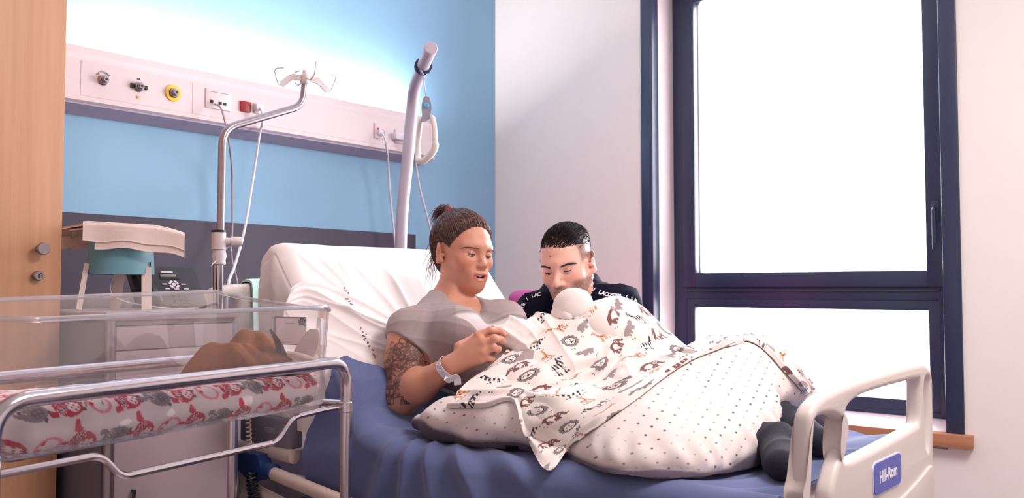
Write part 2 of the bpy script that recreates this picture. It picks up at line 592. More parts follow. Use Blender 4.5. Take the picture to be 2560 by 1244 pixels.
def wood_mat(name, c1, c2, scale=1., axis='Z'):
    if name in MATS: return MATS[name]
    m = mat(name, c1, .45, 0, .02)
    N = NT(m); b = N.n['Principled BSDF']
    tc = [n for n in N.n if n.type == 'TEX_COORD'][0]
    mp = N.new('ShaderNodeMapping')
    mp.inputs['Scale'].default_value = (60 * scale, 60 * scale, 1.6) if axis == 'Z' else (60 * scale, 1.6, 60 * scale)
    N.link(tc.outputs['Object'], mp.inputs['Vector'])
    n1 = N.new('ShaderNodeTexNoise', i_Scale=1., i_Detail=6., i_Roughness=.65); N.link(mp.outputs[0], n1.inputs['Vector'])
    mp2 = N.new('ShaderNodeMapping')
    mp2.inputs['Scale'].default_value = (9 * scale, 9 * scale, .5) if axis == 'Z' else (9 * scale, .5, 9 * scale)
    N.link(tc.outputs['Object'], mp2.inputs['Vector'])
    n2 = N.new('ShaderNodeTexNoise', i_Scale=1., i_Detail=3.); N.link(mp2.outputs[0], n2.inputs['Vector'])
    f = N.math('ADD', N.math('MULTIPLY', n1.outputs['Fac'], .7), N.math('MULTIPLY', n2.outputs['Fac'], .5))
    f = N.math('MULTIPLY_ADD', f, 2.4, -.95, clamp=True)
    N.link(N.mix(f, lin(c1), lin(c2)), b.inputs['Base Color'])
    return m
M_wood = wood_mat('pale oak veneer', (.72, .525, .395), (.80, .605, .47))
M_sillwood = wood_mat('window board wood', (.66, .43, .31), (.75, .52, .39), 1., 'Y')

# ------------------------------------------------------------------ room shell
X0, Y0 = -1.6, -2.6
OPY0, OPY1, OPZ0, OPZ1 = .985, 2.375, .503, 2.72        # window opening
m = MB(); m.span((X0 - .2, Y0 - .2, -.1), (WALL_X + .4, WALL_Y + .2, 0)); struct('floor', m, M_floor)
m = MB(); m.span((X0 - .2, Y0 - .2, CEIL), (WALL_X + .4, WALL_Y + .2, CEIL + .1)); struct('ceiling', m, M_ceil)
m = MB(); m.span((X0 - .2, WALL_Y, 0), (WALL_X + .4, WALL_Y + .2, CEIL)); struct('wall_head', m, M_blue)
m = MB(); m.span((X0 - .2, Y0 - .2, 0), (X0, WALL_Y, CEIL)); struct('wall_left', m, M_white)
m = MB(); m.span((X0, Y0 - .2, 0), (WALL_X + .4, Y0, CEIL)); struct('wall_back', m, M_white)
m = MB()
WT = WALL_X + .36
m.span((WALL_X, Y0, 0), (WT, OPY0, CEIL)); m.span((WALL_X, OPY1, 0), (WT, WALL_Y, CEIL))
m.span((WALL_X, OPY0, 0), (WT, OPY1, OPZ0 - .07)); m.span((WALL_X, OPY0, OPZ1), (WT, OPY1, CEIL))
struct('wall_window', m, M_white)
m = MB(); m.span((.6, WALL_Y - .012, 0), (3.345, WALL_Y, 1.388), .003); struct('trim_1', m, M_dark)
m = MB(); m.span((3.345, WALL_Y - .012, 0), (WALL_X, WALL_Y, .1), .003); struct('baseboard_head', m, M_dark)
m = MB(); m.span((WALL_X - .012, Y0, 0), (WALL_X, WALL_Y - .012, .1), .003); struct('baseboard_window', m, M_dark)

# ------------------------------------------------------------------ window
win = bpy.data.objects.new('window_1', None); COL.objects.link(win); win.location = (WALL_X, 1.68, OPZ0); win['kind'] = 'structure'
GX = WALL_X + .24                                            # glass plane
def ring(m, x0, x1, y0, y1, z0, z1, w, bev=.004, wz=None):
    wz = wz or (w, w)
    m.span((x0, y0, z0), (x1, y0 + w, z1), bev); m.span((x0, y1 - w, z0), (x1, y1, z1), bev)
    m.span((x0 + .001, y0 + w - .003, z0), (x1 - .001, y1 - w + .003, z0 + wz[0]), bev)
    m.span((x0 + .001, y0 + w - .003, z1 - wz[1]), (x1 - .001, y1 - w + .003, z1), bev)
m = MB()      # metal surround standing proud of the wall on both sides
m.span((WALL_X - .012, OPY0 - .066, OPZ0), (WALL_X + .05, OPY0 + .003, OPZ1 + .06), .003)
m.span((WALL_X - .012, OPY1 - .003, OPZ0), (WALL_X + .05, OPY1 + .066, OPZ1 + .06), .003)
m.span((WALL_X - .011, OPY0, OPZ1), (WALL_X + .05, OPY1, OPZ1 + .06), .003)
obj('surround', m, M_frame, win)
m = MB(); m.span((WALL_X + .05, OPY1 - .004, OPZ0), (GX - .03, OPY1 + .002, OPZ1)); m.span((WALL_X + .05, OPY0 - .002, OPZ0), (GX - .03, OPY0 + .004, OPZ1))
obj('reveal', m, M_rail, win)
m = MB()
ring(m, GX - .035, GX + .05, OPY0, OPY1, OPZ0, OPZ1, .075, .004, (.05, .05))
m.span((GX - .034, OPY0 + .07, 1.045), (GX + .05, OPY1 - .07, 1.125), .004)                     # transom
m.span((GX - .045, OPY0 + .07, 1.085), (GX - .03, OPY1 - .07, 1.094), .002)                     # drip edge of the transom
obj('frame', m, M_frame, win)
m = MB(); ring(m, GX - .05, GX + .03, OPY0 + .045, OPY1 - .06, 1.105, OPZ1 - .03, .075, .006); sash = obj('opening_sash', m, M_frame, win)
m = MB(); ring(m, GX - .03, GX + .03, OPY0 + .06, OPY1 - .06, .54, 1.06, .06, .004); obj('fixed_sash', m, M_frame, win)
m = MB(); m.span((GX + .004, OPY1 - .142, 1.17), (GX + .028, OPY1 - .131, OPZ1 - .1), .002); obj('gasket', m, M_plastic, sash)
M_glass = clear_mat('window glass', (.97, .98, .98), .8)
m = MB(); m.span((GX, OPY0 + .115, 1.175), (GX + .006, OPY1 - .13, OPZ1 - .1)); obj('pane', m, M_glass, win, 0)
m = MB(); m.span((GX, OPY0 + .115, .595), (GX + .006, OPY1 - .115, 1.005)); obj('pane', m, M_glass, win, 0)
hy = OPY0 + .075
m = MB(); m.box((GX - .056, hy, 1.44), (.012, .03, .09), .005)
m.tube(fillet([(GX - .06, hy, 1.45), (GX - .095, hy, 1.45), (GX - .098, hy - .003, 1.30), (GX - .094, hy + .002, 1.27)], .02), [.008] * 7 + [.009] * 7 + [.006] * (16 - 14), 10)
obj('handle', m, M_frame, win)
m = MB(); m.span((WALL_X - .045, OPY0 - .10, OPZ0 - .055), (WALL_X + .02, OPY1 + .07, OPZ0), .004); obj('sill_board', m, M_sillwood, win)
m = MB(); m.prism([(WALL_X + .018, OPZ0 - .07), (WALL_X + .36, OPZ0 - .07), (WALL_X + .36, OPZ0 + .03), (WALL_X + .20, OPZ0 + .026), (WALL_X + .018, OPZ0 - .001)], (0, OPY0, 0), (1, 0, 0), (0, 0, 1), (0, 1, 0), OPY1 - OPY0); obj('inner_sill', m, M_rail, win)

# ------------------------------------------------------------------ unseen fill light added on the ceiling; service rail with its up-light
cl = thing('added_fill_light', 'unseen square ceiling panel added as fill light over the middle of the room', 'fill light', (2.1, -.3, CEIL))
m = MB(); m.span((1.5, -.9, CEIL - .02), (2.7, .3, CEIL), .004); obj('housing', m, M_rail, cl)
area_light('fill_panel_light', (2.1, -.3, CEIL - .03), (2.1, -.3, 0), 1.1, 1.1, FILL_LIGHT_POWER, (1, .93, .9), parent=cl)

RY = 3.35                        # front face of the rail
def rail_profile(): return [(RY + .012, 1.797), (RY, 1.803), (RY, 1.955), (RY + .005, 1.972), (RY + .018, 1.985), (RY + .020, 2.010), (RY + .026, 2.014), (RY + .032, 2.010),
                            (RY + .034, 1.985), (WALL_Y, 1.985), (WALL_Y, 1.772), (WALL_Y - .01, 1.770)]
rail = thing('bed_head_service_rail', 'long white service rail with gas outlets and sockets on the blue wall', 'service rail', (2.1, WALL_Y, 1.77))
RX0, RX1 = 1.05, 3.37
m = MB(); pr = rail_profile(); m.prism(pr, (RX0, 0, 0), (0, 1, 0), (0, 0, 1), (1, 0, 0), RX1 - RX0); obj('rail_body', m, M_rail, rail, 30)
m = MB(); m.prism([(RY + .014, 1.7965), (WALL_Y - .004, 1.7685), (WALL_Y - .004, 1.764), (RY + .014, 1.790)], (RX0 + .002, 0, 0), (0, 1, 0), (0, 0, 1), (1, 0, 0), RX1 - RX0 - .03); obj('underside_strip', m, M_lilac, rail)
m = MB(); m.prism([(RY - .003, 1.785), (RY - .003, 2.0), (WALL_Y, 1.99), (WALL_Y, 1.762)], (RX1, 0, 0), (0, 1, 0), (0, 0, 1), (1, 0, 0), .012); obj('end_cap', m, M_rail, rail)
M_lampface = mat('lit lamp diffuser', (1, 1, 1), .5)
_b = M_lampface.node_tree.nodes['Principled BSDF']; _b.inputs['Emission Color'].default_value = (1, .98, 1, 1); _b.inputs['Emission Strength'].default_value = 4.
UX0, UX1 = 1.50, 3.30
m = MB(); m.span((UX0, RY + .05, 1.985), (UX1, RY + .085, 1.991), .002); obj('lamp_diffuser', m, M_lampface, rail)
area_light('head_lamp_light', ((UX0 + UX1) / 2, RY + .062, 1.995), ((UX0 + UX1) / 2, RY + .125, 2.16), UX1 - UX0, .045, HEAD_LAMP_POWER, (1, .985, 1), parent=rail)
# seams: separate face panels
m = MB(); xa, xb = atY(203, 150, RY).x, atY(480, 230, RY).x
m.span((xa, RY - .0012, 1.822), (xb, RY + .002, 1.952)); obj('gas_panel', m, M_rail, rail, 0)
m = MB(); m.span((xb + .003, RY - .0012, 1.822), (RX1 - .03, RY + .002, 1.952)); obj('socket_panel', m, M_rail, rail, 0)

def outlet(px, py, kind):
    c = atY(px, py, RY); n = (0, -1, 0)
    o = obj('gas_outlet', MB().lathe([(r * .8, h) for r, h in [(.026, 0), (.026, .004), (.0235, .006), (.0235, .014), (.021, .016), (.0165, .016), (.0165, .024), (.0125, .026), (.0125, .030), (.0055, .030), (.005, .022)]], c, n, 32), M_steel, rail, 30)
    m = MB(); m.lathe([(.0046, .02), (.0046, .0305)], c, n, 16); obj('outlet_hole', m, M_hole, o)
    if kind == 'oxygen':
        m = MB()
        for k, ch in enumerate('OXYGENE'):
            a = math.radians(138 - k * 16)
            ex = Vector((math.sin(a), 0, -math.cos(a)))
            put_text(m, ch, .0105, c + Vector((math.cos(a) * .0295, -.0022, math.sin(a) * .0295)), ex, Vector((math.cos(a), 0, math.sin(a))))
        obj('lettering', m, M_ink, o, 0)
    if kind == 'air':
        m = MB(); put_text(m, 'AIR', .010, c + Vector((0, -.0022, .030)), (1, 0, 0), (0, 0, 1)); obj('lettering', m, M_ink, o, 0)
        for s in (-1, 1): obj('side_latch', MB().box(c + Vector((s * .0275, -.005, 0)), (.013, .010, .018), .002), M_black, o)
        m = MB(); m.lathe([(.006, 0), (.006, .002), (.0045, .002)], c + Vector((0, -.0025, -.042)), n, 16); obj('coloured_dot', m, mat('faded orange sticker', (.90, .72, .58), .6), o)
    if kind == 'vacuum':
        m = MB(); m.lathe([(.0195, .001), (.034, .001), (.034, .005), (.0325, .007), (.0205, .007), (.0195, .005)], c, n, 36, False); obj('yellow_ring', m, M_yellow, o)
    return o
outlet(257, 200, 'oxygen'); outlet(346, 217, 'air'); outlet(432, 233, 'vacuum')
# data plate, red socket, white sockets
def plate(px, py, w, h, m_, name='socket_plate', d=.007):
    c = atY(px, py, RY); return c, obj(name, MB().box(c + Vector((0, -d / 2, 0)), (w, d, h), .002), m_, rail)
c, p = plate(545, 250, .118, .082, M_rail, 'data_plate')
for dx, dz in ((-.034, -.012), (.006, -.014), (.028, -.014)): obj('data_port', MB().box(c + Vector((dx, -.008, dz)), (.014, .004, .012), .001), M_hole, p)
for dx in (-.026, .026): obj('label_strip', MB().box(c + Vector((dx, -.0075, .030)), (.036, .002, .0025)), M_cable_g, p)
c, p = plate(612, 267, .05, .046, M_red, 'red_socket', .01)
m = MB(); m.lathe([(.0175, .009), (.0175, .0105), (.016, .0105), (.016, .004)], c, (0, -1, 0), 24); obj('socket_well', m, mat('deep red plastic', (.45, .02, .09), .4), p)
m = MB(); m.lathe([(.002, .0), (.002, .012), (.001, .013)], c + Vector((0, 0, .008)), (0, -1, 0), 10); obj('earth_pin', m, M_steel, p)
c, p = plate(645, 272, .045, .045, M_rail, 'white_socket', .01)
c, p2 = plate(946, 328, .062, .075, M_rail, 'white_socket', .01)
m = MB(); m.lathe([(.006, .009), (.006, .013), (.004, .014)], c + Vector((-.012, 0, .010)), (0, -1, 0), 14); obj('red_button', m, mat('red lamp', (.85, .12, .14), .3), p2)
m = MB(); m.lathe([(.019, .009), (.019, .012), (.017, .012), (.016, .004)], c + Vector((.014, 0, -.006)), (0, -1, 0), 24); obj('socket_well', m, M_plastic, p2)
c, p3 = plate(998, 342, .07, .07, M_rail, 'white_socket', .01)

def cable(name, pts, r, m_, label, cat='cable', plug=None):
    o = obj(name, MB().tube(catmull(pts, 10), r, 8), m_); tag(o, label, cat)
    if plug:
        c, s = plug; obj('plug', MB().box(c, s, .005), m_, o)
    return o
c0 = atY(536, 260, RY - .012)
cable('data_cable', [c0, atY(551, 268, RY - .05), atY(563, 305, RY - .07), atY(572, 352, RY - .06), atY(580, 430, RY + .03), atY(581, 560, RY + .04), atY(579, 640, RY), atY(592, 700, RY - .05), atY(600, 770, RY - .1), atY(612, 900, RY - .2), atY(620, 1000, RY - .3)], .0042, M_cable_g,
      'thin grey data cable hanging behind the drip stand')
c1 = atY(645, 268, RY - .02)
cable('call_cable', [c1 + Vector((0, -.004, 0)), atY(655, 280, RY - .04), atY(656, 310, RY - .04), atY(650, 332, RY - .01), atY(632, 450, RY - .03), atY(612, 570, RY - .2), atY(588, 660, RY - .4), atY(572, 703, RY - .6), atY(566, 760, RY - .62), atY(572, 850, RY - .64), atY(590, 960, RY - .66)], .0055, M_cable_w,
      'white call cable slanting down beside the drip stand', plug=(c1 + Vector((0, .004, 0)), (.03, .03, .03)))
c2 = atY(952, 332, RY - .02)
cable('lamp_cable', [c2, atY(962, 345, RY - .06), atY(968, 380, RY - .04), atY(970, 400, RY), atY(975, 480, RY + .02), atY(986, 590, RY + .02), atY(990, 640, RY + .02), atY(994, 760, RY), atY(985, 900, RY - .04), atY(960, 1010, RY - .12)], .0055, M_cable_w,
      'white cable hanging left of the grey lifting pole', plug=(c2 + Vector((0, .006, 0)), (.03, .026, .03)))
c3 = atY(1000, 342, RY - .025)
cable('bed_cable', [c3 + Vector((.02, 0, 0)), atY(1022, 350, RY - .06), atY(1036, 380, RY - .05), atY(1041, 420, RY), atY(1052, 480, RY), atY(1072, 556, RY), atY(1085, 620, RY), atY(1092, 740, RY), atY(1080, 900, RY - .05), atY(1050, 1010, RY - .15)], .0055, M_cable_w,
      'white cable hanging right of the grey lifting pole behind her head', plug=(c3 + Vector((0, .006, 0)), (.075, .04, .034)))

# ------------------------------------------------------------------ wardrobe at the left edge of the picture
WF = 2.36
wx = atY(160, 400, WF).x
wr = thing('wardrobe', 'tall pale oak wardrobe with steel knob at the left edge', 'wardrobe', (wx - .5, WF, 0))
m = MB(); m.span((wx - 1.1, WF + .022, 0), (wx, WALL_Y - .015, CEIL - .02), .002); obj('body', m, M_wood, wr)
m = MB(); m.span((wx - .62, WF, .06), (wx - .001, WF + .02, CEIL - .04), .0015); dr = obj('door', m, M_wood, wr)
m = MB(); m.span((wx - 1.1, WF, .06), (wx - .623, WF + .02, CEIL - .04), .0015); obj('door', m, M_wood, wr)
c = atY(97, 622, WF); obj('knob', MB().lathe([(.010, 0), (.007, .006), (.007, .016), (.0155, .020), (.0155, .030), (.014, .032)], c, (0, -1, 0), 28), M_steel, dr)
c = atY(92, 689, WF); lk = obj('lock', MB().lathe([(.0125, 0), (.0125, .014), (.011, .016), (.008, .016), (.008, .013)], c, (0, -1, 0), 28), M_steel, dr)
obj('keyhole', MB().box(c + Vector((0, -.0135, 0)), (.0025, .003, .009)), M_hole, lk)
S.cycles.transparent_max_bounces = 24
# ------------------------------------------------------------------ hospital bed
M_bedgrey = mat('warm light grey moulded plastic', (.84, .79, .775), .4, 0, .01, 12)
M_beige = mat('beige lacquered tube', (.80, .71, .67), .4, 0, .02, 20)
M_navyplastic = mat('blue clip plastic', (.13, .24, .47), .45)
BX0, BX1, FY, HY = 1.56, 2.51, .62, 2.60
bed = thing('hospital_bed', 'hospital bed with moulded grey foot board and raised backrest', 'bed', (2.03, 1.6, 0))
O = Vector((BX0, FY, 0))
def fp(pts, Y=FY):
    out = []
    for a in pts:
        p = atY(a[0], a[1], Y + (a[2] if len(a) > 2 else 0)); out.append((p.x - BX0, p.z))
    return out
def smooth_loop(pts, n=5):
    P = [Vector((p[0], p[1], 0)) for p in pts]; m = len(P); out = []
    for i in range(m):
        p0, p1, p2, p3 = P[i - 1], P[i], P[(i + 1) % m], P[(i + 2) % m]
        for k in range(n):
            t = k / n
            v = .5 * ((2 * p1) + (p2 - p0) * t + (2 * p0 - 5 * p1 + 4 * p2 - p3) * t * t + (3 * p1 - p0 - 3 * p2 + p3) * t ** 3)
            out.append((v.x, v.y))
    return out
outer = smooth_loop(fp([(1966, 1480, .036), (1969, 1300, .036), (1973, 1180, .036), (1979, 1065, .036), (1987, 1022, .036), (2006, 996, .036), (2040, 980, .03), (2104, 955, .025), (2172, 934, .025), (2240, 917, .02), (2290, 909, .01), (2317, 912), (2329, 927), (2332, 955), (2334, 1043), (2334, 1200), (2334, 1350), (2280, 1390), (2140, 1420)]))
slot = smooth_loop(fp([(2060, 1034, .02), (2071, 1052, .034), (2070, 1085, .034), (2062, 1133, .034), (2048, 1175, .034), (2036, 1225, .034), (2030, 1290, .034), (2018, 1250), (2022, 1200), (2029, 1133), (2036, 1072), (2048, 1043)]))
hole = smooth_loop(fp([(2132, 1005), (2160, 987), (2208, 970), (2262, 955), (2293, 948), (2301, 953), (2302, 1000), (2300, 1052), (2290, 1066), (2240, 1095), (2190, 1122), (2150, 1142), (2124, 1152), (2111, 1146), (2108, 1110), (2112, 1060), (2118, 1026)]))
slot2 = smooth_loop(fp([(2316, 944), (2325, 946), (2327, 975), (2327, 1040), (2325, 1100), (2322, 1125), (2317, 1110), (2313, 1040), (2312, 970)]))
foot = obj('foot_board', MB().bm(flat_shape([outer, slot, hole, slot2], .036, .012, O + Vector((0, .018, 0)), (1, 0, 0), (0, 0, 1), 4)), M_bedgrey, bed, 50)
# raised lower panel right of the crease
lowp = smooth_loop(fp([(2225, 1270), (2262, 1232), (2300, 1190), (2322, 1163), (2328, 1175), (2328, 1250), (2325, 1330), (2240, 1350)]))
obj('lower_panel', MB().bm(flat_shape([lowp], .008, .003, O + Vector((0, -.002, 0)), (1, 0, 0), (0, 0, 1), 2)), M_bedgrey, foot, 50)
cb = atY(2217, 1183, FY); wb = (atY(2250, 1165, FY) - atY(2183, 1194, FY)).length; hb = .066
def rrect(w, h, r, n=5):
    out = []
    for cx_, cy_, a0 in ((w / 2 - r, h / 2 - r, 0), (-w / 2 + r, h / 2 - r, 90), (-w / 2 + r, -h / 2 + r, 180), (w / 2 - r, -h / 2 + r, 270)):
        for k in range(n + 1):
            a = math.radians(a0 + 90 * k / n); out.append((cx_ + r * math.cos(a), cy_ + r * math.sin(a)))
    return out
M_badge = mat('cobalt blue badge', (.27, .31, .70), .35)
M_letter = mat('white lettering', (.93, .92, .96), .5)
badge = obj('badge', MB().prism(rrect(wb, hb, .016), cb + Vector((0, -.0005, 0)), (1, 0, 0), (0, 0, 1), (0, -1, 0), .003), M_badge, foot)
m = MB(); m.prism(rrect(wb + .006, hb + .006, .018), cb + Vector((0, .0003, 0)), (1, 0, 0), (0, 0, 1), (0, -1, 0), .002); obj('badge_rim', m, M_letter, foot)
m = MB(); put_text(m, 'Hill-Rom', .0335, cb + Vector((0, -.0036, 0)), (1, 0, 0), (0, 0, 1), .0004, .0012); obj('badge_lettering', m, M_letter, foot, 0)
# head board: two handle loops and a panel
hz = 1.115
ho = smooth_loop([(-.0, .55), (-.005, .8), (.0, 1.0), (.02, 1.075), (.06, 1.105), (.16, hz), (.475, hz + .02), (.79, hz), (.89, 1.105), (.93, 1.075), (.95, 1.0), (.955, .8), (.95, .55), (.475, .53)])
hh = [smooth_loop([(.045, 1.03), (.07, 1.065), (.11, 1.07), (.13, 1.05), (.125, .98), (.10, .93), (.06, .93), (.045, .97)]),
      smooth_loop([(.905, 1.03), (.88, 1.065), (.84, 1.07), (.82, 1.05), (.825, .98), (.85, .93), (.89, .93), (.905, .97)])]
obj('head_board', MB().bm(flat_shape([ho] + hh, .05, .016, Vector((BX0, HY, 0)), (1, 0, 0), (0, 0, 1), 4)), M_bedgrey, bed, 50)
# frame, base and lowered side rail
M_under = mat('grey bed frame metal', (.60, .56, .60), .45, 0, .03)
m = MB()
m.span((BX0 + .03, FY + .05, .50), (BX0 + .07, HY, .555), .004); obj('side_beam', m, M_under, bed)
m = MB(); m.span((BX1 - .07, FY + .05, .50), (BX1 - .03, HY, .555), .004); obj('side_beam', m, M_under, bed)
m = MB(); m.span((BX0 + .15, FY + .3, .22), (BX1 - .15, HY - .35, .34), .01); obj('base', m, M_under, bed)
for sy in (1.05, 2.1):
    m = MB(); m.span((1.98, sy - .05, .33), (2.08, sy + .05, .52), .008); obj('lift_column', m, M_under, bed)
for sx in (BX0 + .12, BX1 - .12):
    for sy in (FY + .3, HY - .35):
        m = MB(); m.lathe([(.03, -.016), (.06, -.014), (.062, 0), (.06, .014), (.03, .016)], (sx, sy, .062), (1, 0, 0), 24)
        wl = obj('caster', m, M_black, bed)
        m = MB(); m.span((sx - .012, sy - .02, .1), (sx + .012, sy + .02, .27), .004); obj('caster_stem', m, M_under, wl)
SX = 1.505
sr = obj('side_rail', MB().tube(fillet([(SX + .01, 2.30, .57), (SX, 2.24, .598), (SX, 1.0, .46), (SX, .96, .43)], .03), .0185, 14), M_beige, bed)
obj('side_rail', MB().tube([(SX - .004, 2.22, .532), (SX - .004, 1.05, .36)], .0165, 14), M_beige, bed)
m = MB(); m.prism(smooth_loop([(-.07, -.05), (-.08, .02), (-.03, .065), (.05, .055), (.075, .02), (.05, -.05), (0, -.09)]), (SX - .014, 2.30, .56), (0, -1, 0), (0, 0, 1), (1, 0, 0), .03)
obj('rail_end_plate', m, M_bedgrey, sr)
m = MB(); m.tube([(SX, 2.20, .589), (SX, 2.11, .589)], .0225, 14); m.prism([(-.10, -.01), (-.09, .025), (.04, .022), (.055, -.012), (.04, -.05), (.0, -.055)], (SX - .022, 2.20, .61), (0, -1, 0), (0, 0, 1), (1, 0, 0), .04)
obj('rail_clip', m, M_navyplastic, sr)
m = MB(); m.box((SX + .05, 2.20, .69), (.05, .24, .085), .008); cbx = obj('control_box', m, mat('grey control box', (.52, .48, .53), .5), bed)
m = MB(); m.box((SX + .0245, 2.17, .695), (.002, .05, .016), .0006)
obj('control_symbol', m, M_under, cbx)
obj('lower_rail', MB().tube([(SX + .03, 2.42, .632), (SX + .03, 2.06, .632)], .02, 12), M_beige, bed)
def coil(p0, p1, r=.012, turns=14, wire=.0032):
    p0, p1 = Vector(p0), Vector(p1); x, y, a = frame_from(p1 - p0); L = (p1 - p0).length; out = []
    for i in range(turns * 10 + 1):
        t = i / (turns * 10); ang = 2 * PI * turns * t
        out.append(p0 + a * L * t + x * math.cos(ang) * r + y * math.sin(ang) * r)
    return MB().tube(out, wire, 6)
obj('coiled_cord', coil((1.47, 2.17, .585), (1.455, 2.08, .30), .014, 26, .004), M_black, bed)
obj('coiled_cord', coil((1.53, 2.02, .52), (1.50, 1.98, .46), .014, 8, .004), M_black, bed)
obj('coiled_cord', coil((1.41, 2.10, .78), (1.43, 2.12, .66), .006, 10, .0024), M_beige, bed)

# mint towel over the head board corner
tw = []
for i in range(22):
    t = i / 21; row = []
    for j in range(14):
        s = j / 13; L = t * .36 - .16
        x = BX0 + .172 + s * .30 + .04 * max(0, -L) * (1 - s)
        if L < -.02: y, z = HY - .036 - .006 * math.sin(s * 9), hz + .004 + L
        elif L > .07: y, z = HY + .036, hz + .004 - (L - .05)
        else:
            a = (L + .02) / .09 * PI; y, z = HY - .036 * math.cos(a), hz + .004 - .01 + .018 * math.sin(a)
        row.append((x, y, z + .012 * s))
    tw.append(row)
o = sheet_obj('mint_towel', np.array(tw), .008, mat('mint towelling', (.72, .86, .82), .9, 0, .03, 40, .4, 300))
tag(o, 'pale mint towel folded over the head board behind the backrest', 'towel')

# ------------------------------------------------------------------ drip stand pole at the head of the bed
PY = 2.55
ip = thing('drip_stand', 'bent steel drip pole with white hooks beside the raised bed', 'drip stand', (1.6, PY, .5))
def ply(px, py): return atY(px, py, PY)
a0 = ply(546, 760); path = [a0 + Vector((0, 0, -.45)), a0, ply(553, 500), ply(556, 322), ply(757, 264), ply(762, 200)]
obj('pole', MB().tube(fillet(path, .055, 10), .0125, 16), M_steel, ip)
lw = ply(547, 590)
obj('lower_tube', MB().tube([a0 + Vector((0, 0, -.45)), lw], .0165, 18), M_chrome, ip)
m = MB(); m.lathe([(.020, -.045), (.0225, -.042), (.0225, .012), (.020, .014)], lw, (0, 0, 1), 24); cl_ = obj('clamp', m, M_plastic, ip)
m = MB(); m.lathe([(.012, 0), (.012, .02), (.016, .022), (.016, .052), (.014, .055)], lw + Vector((.015, -.006, -.016)), (.85, -.5, 0), 20); obj('clamp_knob', m, M_plastic, cl_)
obj('clamp_ring', MB().lathe([(.0235, .012), (.0235, .019), (.018, .02)], lw, (0, 0, 1), 24), M_black, cl_)
tp = ply(548, 636); m = MB(); m.lathe([(.0175, -.034), (.021, -.03), (.0195, -.018), (.023, -.004), (.020, .01), (.022, .022), (.0175, .03)], tp, (0, 0, 1), 18)
m.tube([tp + Vector((.02, -.01, .02)), tp + Vector((.034, -.02, .03)), tp + Vector((.03, -.02, .012))], .0022, 6); m.tube([tp + Vector((-.016, -.012, -.02)), tp + Vector((-.035, -.02, -.03)), tp + Vector((-.04, -.02, -.038))], .0016, 6)
obj('tape', m, mat('white surgical tape', (.88, .84, .86), .8, 0, .05, 80, .5, 200), ip)
h0 = ply(762, 203); hb_ = obj('hook_hub', MB().lathe([(.014, -.01), (.016, -.006), (.016, .022), (.009, .026), (.008, .038), (.006, .04)], h0, (0, 0, 1), 20), M_plastic, ip)
def blade(s):
    e = Vector((math.cos(-.25), math.sin(-.25), 0)) * s
    return MB().strip([h0 + e * .012 + Vector((0, 0, .012)), h0 + e * .05 + Vector((0, 0, .008)), h0 + e * .055 + Vector((0, 0, .004)), h0 + e * .086 + Vector((0, 0, -.024 if s < 0 else -.022))], (0, -1, 0), .022, .005), e
for s in (-1, 1):
    b_, e = blade(s); arm = obj('hook_arm', b_, M_plastic, hb_)
    p = h0 + e * .086 + Vector((0, 0, -.024))
    obj('hook', MB().tube(catmull([p, p + e * .012 + Vector((0, 0, .004)), p + e * .026 + Vector((0, -.004, .04)), p + e * .024 + Vector((0, -.012, .052)), p + e * .004 + Vector((0, -.02, .056))], 6), .0026, 8), M_plastic, hb_)
f_ = Vector((.25, .97, 0))
for s in (-1, 1):
    e = f_ * s
    obj('hook', MB().tube(catmull([h0 + e * .01 + Vector((0, 0, .012)), h0 + e * .05 + Vector((0, 0, -.004)), h0 + e * .085 + Vector((0, 0, .012)), h0 + e * .095 + Vector((0, 0, .046)), h0 + e * .075 + Vector((.012, 0, .056))], 6), .0028, 8), M_plastic, hb_)

# ------------------------------------------------------------------ lifting pole with trapeze handle
M_pole = mat('lilac grey lacquered pole', (.735, .695, .765), .38, 0, .01)
lp = thing('lifting_pole', 'thick grey lifting pole curving up over the head of the bed', 'lifting pole', (2.49, 2.65, .5))
P0 = atY(1003, 592, 2.66)
pts = [P0 + Vector((0, 0, -.7)), P0, atY(1019, 400, 2.65), atY(1030, 275, 2.63), atY(1038, 215, 2.57), atY(1055, 172, 2.46), atY(1077, 121, 2.32)]
obj('pole', MB().tube(catmull(pts, 14), .0245, 22), M_pole, lp)
tip = pts[-1]; dtip = (pts[-1] - pts[-2]).normalized()
obj('end_cap', MB().lathe([(.0255, -.012), (.0255, .004), (.023, .006)], tip, dtip, 24), mat('pale lilac cap', (.76, .70, .77), .5), lp)
th_ = thing('trapeze_handle', 'white trapeze grip on a dark strap below the lifting pole', 'handle', (2.4, 2.4, 1.5))
q = pts[-2] + (pts[-1] - pts[-2]) * .12
x_, y_, z_ = frame_from(dtip)
def loop_pts(r, dz=0): return [q + dtip * dz + x_ * math.cos(2 * PI * k / 20) * r + y_ * math.sin(2 * PI * k / 20) * r for k in range(21)]
M_strap = mat('dark navy strap', (.13, .14, .24), .7)
m = MB(); m.strip(loop_pts(.030), [(p - q) for p in loop_pts(.030)], .018, .007); obj('strap', m, M_strap, th_)
lowq = min(loop_pts(.031), key=lambda p: p.z)
m = MB(); m.strip([lowq + Vector((-.02, 0, .012)), lowq + Vector((-.004, -.002, -.006)), lowq + Vector((.004, -.002, -.008)), lowq + Vector((.02, 0, .012))], (0, 0, -1), .014, .005); obj('strap_loop', m, mat('pale lilac webbing', (.62, .61, .78), .7), th_)
TT = (lowq - EYE).dot(_f)
bk = at(1066, 268, TT)
obj('cord', MB().tube([lowq + Vector((0, 0, -.006)), bk + Vector((0, 0, .03))], .0022, 6), M_cable_w, th_)
toC = (EYE - bk); toC.z = 0; toC.normalize(); sd = Vector((-toC.y, toC.x, 0))
M_buck = mat('grey buckle plastic', (.62, .59, .66), .4)
